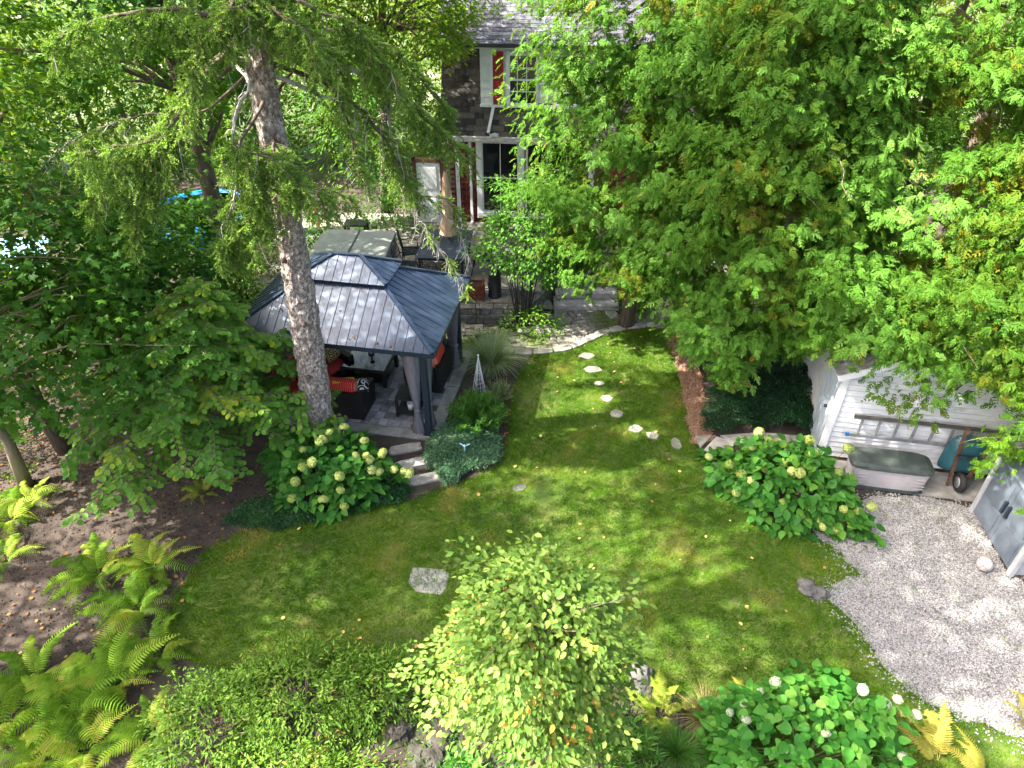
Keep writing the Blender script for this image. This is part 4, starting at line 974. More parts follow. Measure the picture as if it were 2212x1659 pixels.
q = P(2194, 1322-12, .04); b2.location = (q.x-.35, q.y-.15, .035); b2.scale = (.28, .28, .28); tag(b2, 'tiny mint green ball lying on the gravel', 'ball')

# ------------------------------------------------------------------ patio things
m_cover = M_noise('spacover', [(.3, (.22, .235, .22)), (.7, (.31, .325, .30))], 3, .55, .15, 30, coord='World')
m_cab = M_noise('spacabinet', [(.3, (.20, .20, .19)), (.7, (.30, .30, .28))], 6, .7, .2, coord='World')
tub = thing('hot_tub', 'square hot tub with a folded grey-green cover behind the gazebo', 'hot tub', (-3.95, 15.95, PZ), R(-3))
m = MB(); rbox(m, (0, 0, 0), 1.86, 1.62, 0, .78, .97, 1, e=.25, n=32); m.build('cabinet', m_cab, tub)
for sg in (-1, 1):
    m = MB(); rbox(m, (sg*.475, 0, 0), .945, 1.78, .78, .90, 1, .985, e=.18, n=32); m.build('cover', m_cover, tub, bevel=.02)
    for yy in (-.5, .5): m = MB(); m.box((sg*.955, yy, .68), (.02, .05, .34)); m.build('strap', m_frame, tub)
m = MB(); m.box((0, 0, .903), (.05, 1.7, .012)); m.build('hinge_seam', m_frame, tub)
m_iron = M_plain('blackiron', (.018, .020, .024), .5, .3)
pt = thing('patio_table', 'dark rectangular metal patio table with the closed parasol', 'table', (-1.70, 16.4, PZ), R(-4))
m = MB(); m.box((0, 0, .71), (1.25, 1.7, .035)); m.build('table_top', M_plain('tabletop', (.03, .042, .062), .75, 0), pt, bevel=.01)
for sx_ in (-1, 1):
    for sy_ in (-1, 1): m = MB(); m.bar((sx_*.5, sy_*.72, 0), (sx_*.54, sy_*.76, .7), .05); m.build('leg', m_iron, pt)
m = MB(); m.box((0, 0, .66), (1.15, 1.6, .05)); m.build('apron', m_iron, pt)
um = thing('parasol', 'closed beige parasol standing through the patio table', 'parasol', (-1.62, 16.6, PZ), 0)
m = MB(); m.tube([(0, 0, 0), (0, 0, 2.55)], .02, 8); m.build('pole', m_brownwood, um)
m_beige = M_noise('beigecloth', [(.3, (.48, .31, .19)), (.7, (.64, .45, .31))], 6, .9, .1, coord='World', stretch=(8, 8, .5))
m = MB(); n = 16; vs = []
for z_, r_ in ((2.5, .03), (2.2, .075), (1.6, .10), (1.35, .09), (1.1, .15), (.88, .19)):
    for k in range(n): a = 2*math.pi*k/n; rr = r_*(1+(.3 if k % 2 else -.2)); vs.append((math.cos(a)*rr, math.sin(a)*rr, z_+(.03 if k % 2 else 0)))
m.add(vs, [(i*n+k, i*n+(k+1) % n, (i+1)*n+(k+1) % n, (i+1)*n+k) for i in range(5) for k in range(n)], 0, True); m.build('canopy', m_beige, um)
m = MB(); m.lathe([(.11, 1.33), (.115, 1.36), (.11, 1.39)], (0, 0, 0), 12); m.build('tie', m_beige, um)
m = MB(); m.lathe([(.25, 0), (.25, .04), (.06, .1), (.03, .25)], (0, 0, 0), 18); m.build('base', m_iron, um)
def iron_chair(label, loc, rot):
    c = thing('iron_chair', label, 'chair', loc, rot, 'black iron chairs round the patio table')
    m = MB(); m.box((0, 0, .44), (.46, .44, .02)); 
    for k in range(5): m.box((-.18+.09*k, 0, .455), (.02, .40, .012)); m.box((0, -.18+.09*k, .457), (.42, .02, .012))
    m.build('seat', m_iron, c)
    m = MB(); m.tube([(-.21, .2, .44), (-.23, .27, .8), (-.17, .31, 1.0), (0, .33, 1.06), (.17, .31, 1.0), (.23, .27, .8), (.21, .2, .44)], .013, 6)
    for k in range(5): x = -.14+.07*k; m.tube([(x, .215, .5), (x*.8+.03*math.sin(k*2), .26, .75), (x*1.05, .31, 1.02-abs(x)*.4)], .008, 4)
    for zc in (.6, .72, .84): m.tube([(-.22, .22+(zc-.5)*.15, zc), (0, .24+(zc-.5)*.15, zc+.04), (.22, .22+(zc-.5)*.15, zc)], .008, 4)
    m.build('backrest', m_iron, c)
    for sx_ in (-1, 1):
        for sy_ in (-1, 1): m = MB(); m.tube([(sx_*.20, sy_*.19, .44), (sx_*.22, sy_*.23, .22), (sx_*.24, sy_*.27, 0)], .014, 6); m.build('leg', m_iron, c)
        m = MB(); m.tube([(sx_*.22, .24, .66), (sx_*.26, .0, .68), (sx_*.25, -.17, .62), (sx_*.21, -.18, .44)], .013, 6); m.build('arm', m_iron, c)
    return c
c0 = iron_chair('black iron chair on the left of the patio table, nearer the gazebo', (-2.62, 15.75, PZ), R(80))
dup(c0, (-2.60, 16.55, PZ), R(100), 'black iron chair on the left of the patio table, farther from the gazebo')
dup(c0, (-1.98, 15.12, PZ), R(178), 'black iron chair on the gazebo side of the table, left one')
dup(c0, (-1.32, 15.10, PZ), R(184), 'black iron chair on the gazebo side of the table, right one')
dup(c0, (-.75, 16.2, PZ), R(-95), 'black iron chair on the shrub side of the patio table')
dup(c0, (-1.65, 17.7, PZ), R(4), 'black iron chair between the patio table and the house')
m = MB(); bs = thing('stool', 'black square stool at the back of the patio beyond the hot tub', 'stool', (-4.3, 18.1, PZ))
m = MB(); m.box((0, 0, .52), (.62, .42, .05)); m.build('seat', m_iron, bs, bevel=.01)
for sx_ in (-1, 1):
    for sy_ in (-1, 1): m = MB(); m.box((sx_*.27, sy_*.17, .25), (.06, .06, .5)); m.build('leg', m_iron, bs)
m_rwood = M_noise('redwood', [(.3, (.07, .012, .008)), (.7, (.15, .035, .02))], 7, .6, .2, coord='World')
rp = thing('wooden_planter', 'dark red wooden planter box at the patio edge', 'planter', (-1.0, 14.92, PZ), R(-4))
for yy in (-.14, .14):
    for k in range(3): m = MB(); m.box((0, yy, .08+.13*k), (.62, .03, .12)); m.build('plank', m_rwood, rp)
for xx in (-.31, .31): m = MB(); m.box((xx, 0, .21), (.04, .34, .44)); m.build('end_panel', m_rwood, rp)
m = MB(); m.box((0, 0, .33), (.58, .25, .03)); m.build('soil', m_darkmulch, rp)
# black fire urn with pierced body
ur = thing('fire_urn', 'tall black pierced metal fire urn at the edge of the patio', 'urn', (-.42, 14.98, PZ))
m = MB(); m.lathe([(.16, 0), (.17, .03), (.15, .06), (.155, .5), (.14, .56), (.17, .6), (.17, .64), (.10, .70), (.0, .72)], (0, 0, 0), 20); m.build('body', m_iron, ur)
m = MB()
for k in range(14): a = 2*math.pi*(k*.618); m.lathe([(.0, -.004), (.026, 0), (.0, .004)], (0, 0, 0), 8) if False else m.box((math.cos(a)*.152, math.sin(a)*.152, .12+.027*k), (.035, .035, .035), a)
m.build('pierced_pattern', m_glass, ur)
tr_ = thing('trough_planter', 'long grey stone trough behind the multi-stemmed shrub', 'planter', (.55, 15.9, PZ), R(-3))
m = MB(); rbox(m, (0, 0, 0), .8, .3, 0, .26, .92, 1, e=.2); m.build('trough', m_concrete, tr_); m = MB(); m.box((0, 0, .265), (.7, .22, .01)); m.build('soil', m_darkmulch, tr_)
gs = MB(); gs.tube([(0, 0, 0), (0, 0, .78)], .012, 6); gs.lathe([(.05, 0), (.02, .02)], (0, 0, .78), 8); tag(gs.build('garden_stake', m_iron, None, (-.86, 14.4, 0)), 'thin black iron stake at the corner of the gazebo roof', 'stake')
# obelisk, lanterns, ornaments
ob = thing('obelisk_trellis', 'slim white wire obelisk between grass and feathery shrub', 'trellis', tuple(P(1036, 862)), R(20))
m = MB()
for sx_ in (-1, 1):
    for sy_ in (-1, 1): m.bar((sx_*.13, sy_*.13, 0), (0, 0, 1.1), .010)
    m.bar((sx_*.13, 0, 0), (0, 0, 1.1), .006); m.bar((0, sx_*.13, 0), (0, 0, 1.1), .006)
m.build('wire_frame', m_white, ob)
for zc in (.2, .45, .7): 
    k = .13*(1-zc/1.1); m = MB(); m.tube([(-k, -k, zc), (k, -k, zc), (k, k, zc), (-k, k, zc), (-k, -k, zc)], .005, 4); m.build('ring', m_white, ob)
m = MB(); m.lathe([(.0, 0), (.03, .03), (0, .06)], (0, 0, 1.08), 8); m.build('finial', m_white, ob)
pl = MB(); pl.tube([(0, 0, 0), (0, 0, .3)], .012, 6); pl.lathe([(.0, .3), (.07, .32), (.07, .345), (.02, .38)], (0, 0, 0), 12); p_ = P(1035, 752); tag(pl.build('path_light', m_iron, None, (p_.x-.02, p_.y, 0)), 'small black path light behind the fountain grass', 'light')
def lantern(dx, dy, s, label, mat):
    p_ = P(dx, dy); L_ = thing('stone_lantern', label, 'lantern', (p_.x, p_.y, .01), 0)
    m = MB(); m.lathe([(.07*s, 0), (.04*s, .05*s), (.04*s, .12*s), (.09*s, .15*s), (.09*s, .17*s)], (0, 0, 0), 8, smooth=False); m.build('pedestal', mat, L_)
    m = MB(); m.lathe([(.06*s, .17*s), (.06*s, .25*s)], (0, 0, 0), 6, smooth=False); m.build('light_chamber', mat, L_)
    m = MB(); m.lathe([(.12*s, .25*s), (.10*s, .28*s), (.03*s, .33*s), (.0, .37*s)], (0, 0, 0), 8, smooth=False); m.build('cap', mat, L_)
lantern(1185, 703, 1.0, 'grey stone lantern in the dark bed by the path', m_rock)
lantern(1131, 683, .6, 'small pale garden ornament under the multi-stemmed shrub', m_white)
p_ = P(1004, 975, .25); m = MB(); m.lathe([(.0, 0), (.02, .02), (.015, .10), (.03, .14), (.005, .17)], (0, 0, 0), 8); m.bar((0, 0, .12), (.10, .02, .17), .02, .01); m.bar((0, 0, .12), (-.09, .03, .18), .02, .01); m.bar((0, 0, 0), (.01, .01, -.3), .008)
tag(m.build('bird_ornament', M_plain('paleblue', (.35, .62, .72), .3), None, tuple(p_)), 'pale blue glass bird ornament among the grey-green ground cover', 'ornament')
# neighbour's blue pool seen through the trees
po_ = thing('garden_pool', 'bright blue round pool glimpsed through the trees beyond the gazebo', 'pool', (-9.2, 19.9, 0))
m_pool = M_noise('poolblue', [(.3, (.01, .20, .62)), (.7, (.03, .38, .85))], 3, .3, .1, coord='World')
m = MB(); m.lathe([(1.5, 0), (1.52, .7), (1.42, .7), (1.42, .6)], (0, 0, 0), 40); m.build('pool_wall', m_pool, po_)
m = MB(); m.lathe([(1.41, .58), (1.41, .6)], (0, 0, 0), 40); m.build('water', m_pool, po_)
p_ = P(60, 520); tp = thing('blue_tarpaulin', 'light blue tarpaulin glimpsed between the leaves at the left edge', 'tarpaulin', (-13.2, 16.8, 0))
m = MB(); m.add([(-1.2, -.6, .5), (1.2, -.6, .6), (1.2, 0, 1.2), (-1.2, 0, 1.1), (1.2, .7, .5), (-1.2, .7, .5)], [(0, 1, 2, 3), (3, 2, 4, 5)]); m.build('sheet', M_plain('lightblue', (.12, .42, .72), .5), tp)
# ------------------------------------------------------------------ foliage materials
m_maple = M_leaf('mapleleaf', [(0, (.030, .105, .018)), (.5, (.060, .165, .022)), (1, (.12, .25, .022))], .42)
m_lime = M_leaf('limeleaf', [(0, (.040, .110, .010)), (.5, (.085, .185, .014)), (1, (.18, .27, .022))], .50)
m_cedar = M_leaf('cedarleaf', [(0, (.18, .17, .012)), (.16, (.095, .155, .014)), (.45, (.070, .175, .016)), (.72, (.105, .245, .034)), (.985, (.20, .35, .075)), (1, (.34, .14, .03))], .35, .55, .25)
m_cedar2 = M_leaf('brightcedar', [(0, (.05, .15, .010)), (.5, (.10, .24, .018)), (1, (.19, .34, .03))], .35, .5, .25)
m_spruce = M_leaf('spruceneedle', [(0, (.085, .16, .024)), (.5, (.18, .295, .055)), (.85, (.33, .45, .11)), (1, (.20, .36, .14))], .35, .6, .2, (1.3, 1.45, .7))
m_hyd = M_leaf('hydrangealeaf', [(0, (.024, .11, .018)), (.5, (.052, .185, .026)), (1, (.13, .29, .035))], .30, .42, .4)
m_hyd2 = M_leaf('hydrangealeaf2', [(0, (.030, .15, .022)), (.5, (.065, .24, .03)), (1, (.17, .36, .06))], .35, .42, .4)
m_flow = M_leaf('limeflower', [(0, (.24, .33, .06)), (1, (.52, .58, .20))], .25, .8, .1, (1.2, 1.2, .8))
m_flow2 = M_leaf('creamflower', [(0, (.36, .44, .24)), (1, (.60, .65, .48))], .25, .8, .1, (1.1, 1.1, .9))
m_witch = M_leaf('witchhazelleaf', [(0, (.06, .175, .026)), (.55, (.12, .28, .036)), (.85, (.23, .38, .045)), (1, (.38, .40, .03))], .38, .45, .4)
m_service = M_leaf('serviceleaf', [(0, (.075, .165, .028)), (.5, (.15, .26, .045)), (.90, (.28, .37, .09)), (.955, (.46, .36, .06)), (1, (.52, .21, .05))], .42, .42, .4, (1.5, 1.4, .7))
m_azalea = M_leaf('azalealeaf', [(0, (.055, .12, .014)), (.5, (.105, .22, .024)), (.9, (.20, .32, .05)), (1, (.24, .14, .05))], .32)
m_fern = M_leaf('fernfrond', [(0, (.065, .15, .012)), (.35, (.125, .25, .018)), (.75, (.22, .35, .032)), (1, (.38, .36, .07))], .42, .5, .2, (1.5, 1.4, .6))
m_fernY = M_leaf('yellowfern', [(0, (.20, .23, .03)), (1, (.42, .38, .08))], .4, .6, .2, (1.4, 1.2, .6))
m_ivy = M_leaf('ivyleaf', [(0, (.008, .034, .012)), (.6, (.018, .066, .022)), (1, (.045, .12, .03))], .12, .35, .5)
m_cover2 = M_leaf('greygreenleaf', [(0, (.035, .095, .045)), (.6, (.080, .175, .085)), (1, (.16, .27, .14))], .2, .5, .4)
m_bright = M_leaf('brightnarrow', [(0, (.035, .11, .018)), (.5, (.065, .19, .025)), (1, (.14, .28, .05))], .35, .5, .3)
m_fountain = M_leaf('fountaingrass', [(0, (.12, .20, .06)), (.6, (.25, .34, .14)), (1, (.50, .52, .34))], .3, .5, .3, (1.2, 1.2, .8))
m_dry = M_leaf('drygrass', [(0, (.26, .17, .07)), (1, (.48, .36, .18))], .3, .7, .2, (1, 1, .8))
m_litter = M_leaf('fallenleaf', [(0, (.16, .07, .035)), (.5, (.42, .20, .07)), (1, (.62, .48, .17))], .15, .7, .2, (1, 1, .7))
m_cone = M_plain('cone', (.34, .14, .05), .8)

def plant(name, label, cat, loc, group=None): return thing(name, label, cat, tuple(loc), 0, group)
def clouds(C, OUT, m, rad, flat=.45, droop=.35, outk=.7):
    """m leaves round each cluster centre C with outward dirs OUT -> pos, fwd, nrm"""
    n = len(C); q = RNG.normal(size=(n, m, 3)); q /= np.maximum(np.linalg.norm(q, axis=2, keepdims=True), 1e-6); q *= RNG.uniform(.15, 1, (n, m, 1))**.5
    q[:, :, 2] *= flat; rad = np.broadcast_to(np.asarray(rad, float), (n,))
    pos = C[:, None, :]+q*rad[:, None, None]
    fw = q*[1, 1, .5]+OUT[:, None, :]*outk*[1, 1, .3]+RNG.normal(scale=.35, size=(n, m, 3)); fw[:, :, 2] -= droop
    nr = RNG.normal(scale=.38, size=(n, m, 3))+[0, 0, 1]+OUT[:, None, :]*.35
    return pos.reshape(-1, 3), fw.reshape(-1, 3), nr.reshape(-1, 3)
def crown_points(c, r, n, shell=.55, seed=0., low=-1.0, lumpy=.25):
    d = N3(n*2); d = d[d[:, 2] > low][:n]
    k = (1+lumpy*2*lump(d, 1.6, seed))
    rr = RNG.uniform(shell, 1, (len(d), 1))**.6*k[:, None]
    return np.array(c)+d*np.array(r)*rr, d
def limb_net(root, loc, base_pts, tips, r0, mat, name='branch', n=40, sides=5, sag=0.0, wob=.12):
    mb = MB(); L = Vector(loc); q = random.Random(len(tips))
    idx = np.linspace(0, len(tips)-1, min(n, len(tips))).astype(int)
    for i in idx:
        e = Vector(tips[i]); 
        b = min(base_pts, key=lambda p: (Vector(p)-e).length+max(0, p[2]-e.z+.4)*3); b = Vector(b); d = (e-b).length
        pts = []
        for k in range(6):
            s = k/5; p = b.lerp(e, s); p.z += math.sin(s*math.pi)*(.10*d-sag*d); 
            if 0 < k < 5: p += Vector((q.uniform(-1, 1), q.uniform(-1, 1), q.uniform(-1, 1)))*wob*d*.25
            pts.append(p-L)
        mb.tube(pts, [r0*(1-.85*k/5)*min(1, d/2+.3) for k in range(6)], sides)
    if mb.f: o_ = mb.build(name, mat, root); o_['kind'] = 'stuff'; return o_
def trunk_path(base, top, n=7, wob=.06, seed=0):
    q = random.Random(seed); b = Vector(base); t = Vector(top)
    return [b.lerp(t, k/(n-1))+(Vector((q.uniform(-1, 1), q.uniform(-1, 1), 0))*wob if k else Z) for k in range(n)]
def leafy_tree(name, label, base, ctop, tr, cc, cr, ncl, m, lsize, mat, tmpl=KITE, bark=None, crad=.55, group=None, flat=.45, tint0=.5, tintv=.18, shell=.5, nl=45, seed=1, low=-.9, lumpy=.25, cat='tree', parts=0):
    root = plant(name, label, cat, base, group); pts = trunk_path(base, ctop, seed=seed)
    tb = MB(); tb.tube([p-Vector(base) for p in pts], [tr*(1.25 if k == 0 else 1-.11*k) for k in range(len(pts))], 10, wob=.08); tb.build('trunk', bark or m_bark2, root)
    C, D = crown_points(cc, cr, ncl, shell, seed*3.7, low, lumpy); C[:, 2] = np.maximum(C[:, 2], .35)
    limb_net(root, base, pts[2:], C, tr*.32, bark or m_bark2, n=nl)
    pos, fw, nr = clouds(C, D, m, crad*RNG.uniform(.7, 1.3, len(C)), flat)
    t = np.repeat(tint0+RNG.normal(scale=tintv*.8, size=len(C)), m)+RNG.normal(scale=tintv*.7, size=len(pos)); t = np.clip(t, .02, .98)
    M = frames(fw, nr); s = lsize*RNG.uniform(.65, 1.25, len(pos))
    keep = pos[:, 2] > .05; pos, M, s, t = pos[keep], M[keep], s[keep], t[keep]
    if parts: leaf_parts('leaf', tmpl, pos, M, s, t, mat, root, base, parts, 'crown')
    else: leaf_object('crown', tmpl, pos, M, s, t, mat, root, base, None)
    return root

# ------------------------------------------------------------------ cedars
def cedar(label, base, h, prof, nb, ns, mat=m_cedar, spray=.19, seed=1, tint0=.5, tintv=.2, zlow=1.2, back=.10, trunk=.16, twign=60, name='cedar_tree', group='white cedars beside the lawn', upright=False, deadn=40, thin=.6, reach=0.0, extra=()):
    """prof(s) radius of the crown at relative height s"""
    root = plant(name, label, 'tree', base, group); B = np.array(base)
    pts = trunk_path(base, (base[0]+.1, base[1], h), 8, .07, seed); tb = MB()
    tb.tube([p-Vector(base) for p in pts], [trunk*(1.3 if k == 0 else 1-.115*k) for k in range(8)], 10, wob=.1); tb.build('trunk', m_bark2, root)
    q = np.random.default_rng(seed); P_ = []; FW = []; NR = []; TI = []; br = MB(); dd = MB(); rr = random.Random(seed)
    for i in range(nb+len(extra)):
        s = q.uniform(0, 1)**.85; z0 = zlow+(h-zlow)*s; a = q.uniform(0, 2*math.pi)
        if i >= nb: a, z0, RX = extra[i-nb]
        o = np.array([math.cos(a), math.sin(a), 0])
        facing = -o[1]        # side seen from the garden
        if facing < -.2 and q.uniform() > back: continue
        if z0 > 7.7 and q.uniform() < thin: continue
        Rr = (1+reach*max(0, facing))*prof(s)*(1+.38*noise.noise(Vector((math.cos(a)*1.2+seed*7, math.sin(a)*1.2, z0*.55))))*q.uniform(.72, 1.08)
        if i >= nb: Rr = RX
        rise = .25 if upright else -.05
        n = ns; u = q.uniform(.32, 1.0, n)**.75; side = q.normal(scale=.20, size=n)*(.35+Rr*.22)*(1.15-u*.55); sd_ = np.array([-o[1], o[0], 0])
        zz = z0+rise*Rr*u - .42*Rr*u*(1-.62*u) + (0.12*Rr*np.maximum(0, u-.7)*3) - np.abs(side)*.35 + q.normal(scale=.10, size=n)
        pp = np.column_stack([B[0]+o[0]*Rr*u+sd_[0]*side, B[1]+o[1]*Rr*u+sd_[1]*side, zz])
        f = o[None]*(.45+.4*q.uniform(size=(n, 1)))+sd_[None]*(side[:, None]*2.4+q.normal(scale=.5, size=(n, 1)))+np.array([[0, 0, -.45]])+q.normal(scale=.38, size=(n, 3))
        if upright: f[:, 2] += .55
        nn = np.array([[0, 0, 1]])+o[None]*.9+q.normal(scale=.32, size=(n, 3))
        P_.append(pp); FW.append(f); NR.append(nn)
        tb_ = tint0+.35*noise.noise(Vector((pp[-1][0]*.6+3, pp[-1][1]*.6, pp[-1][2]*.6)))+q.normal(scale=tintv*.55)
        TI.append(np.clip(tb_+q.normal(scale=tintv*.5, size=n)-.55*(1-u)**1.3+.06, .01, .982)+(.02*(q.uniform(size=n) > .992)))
        if i % max(1, nb//twign) == 0:
            br.tube([Vector((B[0]+o[0]*Rr*k, B[1]+o[1]*Rr*k, z0+rise*Rr*k-.42*Rr*k*(1-.62*k)-.03))-Vector(base) for k in (0, .25, .5, .75, .95)], [.03, .025, .018, .011, .004], 5)
        if i % max(1, nb//max(1, deadn)) == 0 and facing > -.1:
            k0 = rr.uniform(.6, .85); p = Vector((B[0]+o[0]*Rr*k0, B[1]+o[1]*Rr*k0, z0-.1*Rr)); d = Vector((o[0], o[1], -.35)); w_ = [p-Vector(base)]
            for _ in range(5): d = (d+Vector((rr.uniform(-.5, .5), rr.uniform(-.5, .5), rr.uniform(-.4, .3)))).normalized(); p = p+d*.15*Rr**.5; w_.append(p-Vector(base))
            dd.tube(w_, [.011, .009, .008, .006, .004, .002], 4)
    if br.f: br.build('branch', m_bark2, root)['kind'] = 'stuff'
    if dd.f: dd.build('dead_twigs', m_palebark, root)['kind'] = 'stuff'
    pos = np.concatenate(P_); M = frames(np.concatenate(FW), np.concatenate(NR)); t = np.clip(np.concatenate(TI), 0, 1); sc = spray*q.uniform(.7, 1.25, len(pos))
    k3 = q.integers(0, 3, len(pos)); VV = []; FF = []; TT = []; off = 0
    for k in range(3):
        w_ = k3 == k; V, F = inst_arrays(CEDARS[k], pos[w_]-B, M[w_], sc[w_]); VV.append(V); FF.append(F+off); off += len(V); TT.append(np.repeat(t[w_], len(CEDARS[k][0])))
    o = bpy.data.objects.new('crown', tri_mesh('crown', np.concatenate(VV), np.concatenate(FF), mat, np.concatenate(TT))); COL.objects.link(o); o.parent = root
    return root
pf = lambda R0, R1=.25: (lambda s: R1+(R0-R1)*min(1, (s+.18)*2.2)*(1-s)**.62*1.25)
pfull = lambda R0: (lambda s: .25+(R0-.25)*(1-s)**.7)
CED = [
 ('dense green cedar nearest the house, its edge covering the dormer', (2.75, 14.4, 0), 12.0, pf(3.15), 1150, 46, 2, .50, 1.9, 0),
 ('tall cedar whose lowest boughs hang over the dark ivy bed', (4.75, 12.3, 0), 10.2, pf(2.65), 1050, 46, 3, .52, 1.2, 0),
 ('cedar behind the white shed with boughs over its roof', (7.3, 12.85, 0), 11.0, pfull(4.3), 980, 60, 5, .42, 3.1, .18),
 ('yellowish green cedar towering right of the white shed', (9.9, 10.7, 0), 10.8, pfull(3.8), 860, 52, 7, .36, 2.5, .1),
]
er = random.Random(6); EXTRA = {5: [(R(er.uniform(-128, -52)), er.uniform(3.15, 4.5), er.uniform(3.6, 4.35)) for _ in range(120)], 7: [(R(er.uniform(-160, -95)), er.uniform(2.9, 4.2), er.uniform(2.6, 3.4)) for _ in range(60)]}
for lb, b, h, prf, nb, ns, sd_, t0, zl, rch in CED:
    cedar(lb, b, h, prf, nb, ns, seed=sd_, tint0=t0, zlow=zl, reach=rch, extra=EXTRA.get(sd_, ()))
cedar('bright green cedar overhanging the blue storage cabinet', (9.3, 7.95, 0), 6.0, pfull(2.3), 560, 46, mat=m_cedar2, seed=11, tint0=.55, spray=.17, zlow=1.5)

# ------------------------------------------------------------------ the big spruce
TB = Vector((-3.63, 9.95, 0)); TT_ = Vector((-3.05, 9.95, 12.0))
spr = plant('spruce_tree', 'big old spruce with a pale flaky trunk in front of the gazebo', 'tree', TB)
nk = 26; tm = MB(); pts = []
for k in range(nk): s = k/(nk-1); p = TB.lerp(TT_, s); p.x += .05*math.sin(s*7); pts.append(p)
rad = [(.33 if k == 0 else .30 if k == 1 else .275-.17*k/(nk-1)) for k in range(nk)]
def trunkX(z): s = z/12.0; p = TB.lerp(TT_, s); p.x += .05*math.sin(s*7); return p
# barky surface: flaky displacement
sides = 48; vs = []; NZ = 240
for k in range(NZ+1):
    z_ = 12.0*k/NZ; c = trunkX(z_); i = min(nk-2, int(z_/12*(nk-1))); fr = z_/12*(nk-1)-i; r_ = rad[i]*(1-fr)+rad[i+1]*fr
    for j in range(sides):
        a = 2*math.pi*j/sides; d = Vector((math.cos(a), math.sin(a), 0)); q_ = Vector((math.cos(a)*r_*9, math.sin(a)*r_*9, z_*4.5))
        rr_ = r_+.026*noise.noise(q_)+.018*noise.cell(q_*1.6)+.10*max(0, 1-z_/.9)**2*(1+.5*math.sin(a*5))
        vs.append(tuple(c+d*rr_-TB))
tm.add(vs, [(k*sides+j, k*sides+(j+1) % sides, (k+1)*sides+(j+1) % sides, (k+1)*sides+j) for k in range(NZ) for j in range(sides)]); tm.build('trunk', m_bark, spr)
tm2 = MB(); tm2.tube([Vector((TT_.x-TB.x, 0, 11.9)), Vector((TT_.x-TB.x, 0, 15)), Vector((TT_.x-TB.x, 0, 18.2))], [.12, .07, .02], 8); tm2.build('trunk_top', m_bark, spr)
kn = MB(); q = random.Random(4)
for z_, a in ((2.95, -1.35), (5.0, -1.2), (5.9, -1.0), (1.9, -1.6), (4.1, -1.9)):
    c = trunkX(z_)-TB+Vector((math.cos(a), math.sin(a), 0))*.25; kn.tube([c, c+Vector((math.cos(a), math.sin(a), .1))*.06], [.045, .030], 10)
kn.build('knot', m_bark2, spr)
SB = MB(); SD = MB(); sp_pos = []; sp_f = []; sp_n = []; sp_t = []
qq = random.Random(17)
def hang(p, L, dens, green, depth=0):
    """a hanging twig below p, length L"""
    n = max(3, int(L/.10)); d = Vector((qq.uniform(-.35, .35), qq.uniform(-.35, .35), -1)); w_ = [p.copy()]; c = p.copy()
    for _ in range(n):
        d = (d+Vector((qq.uniform(-.22, .22), qq.uniform(-.22, .22), -.12))).normalized(); c = c+d*.10; w_.append(c.copy())
        if green:
            for _k in range(dens):
                a = qq.uniform(0, 6.28); f = Vector((math.cos(a), math.sin(a), -qq.uniform(.5, 1.3))); sp_pos.append(tuple(c+Vector((math.cos(a), math.sin(a), 0))*.01)); sp_f.append(tuple(f))
                sp_n.append((math.cos(a)*.7+qq.gauss(0, .2), math.sin(a)*.7+qq.gauss(0, .2), .8)); sp_t.append(gt_+qq.gauss(0, .13))
        elif qq.random() < .55 and depth < 1:
            e = c+Vector((qq.uniform(-.12, .12), qq.uniform(-.12, .12), -qq.uniform(.03, .14))); SD.tube([c-TB, e-TB], [.004, .002], 3, cap=False)
    (SB if green else SD).tube([x-TB for x in w_], [.006]+[.005]*(len(w_)-2)+[.002], 3, cap=False)
gt_ = .5
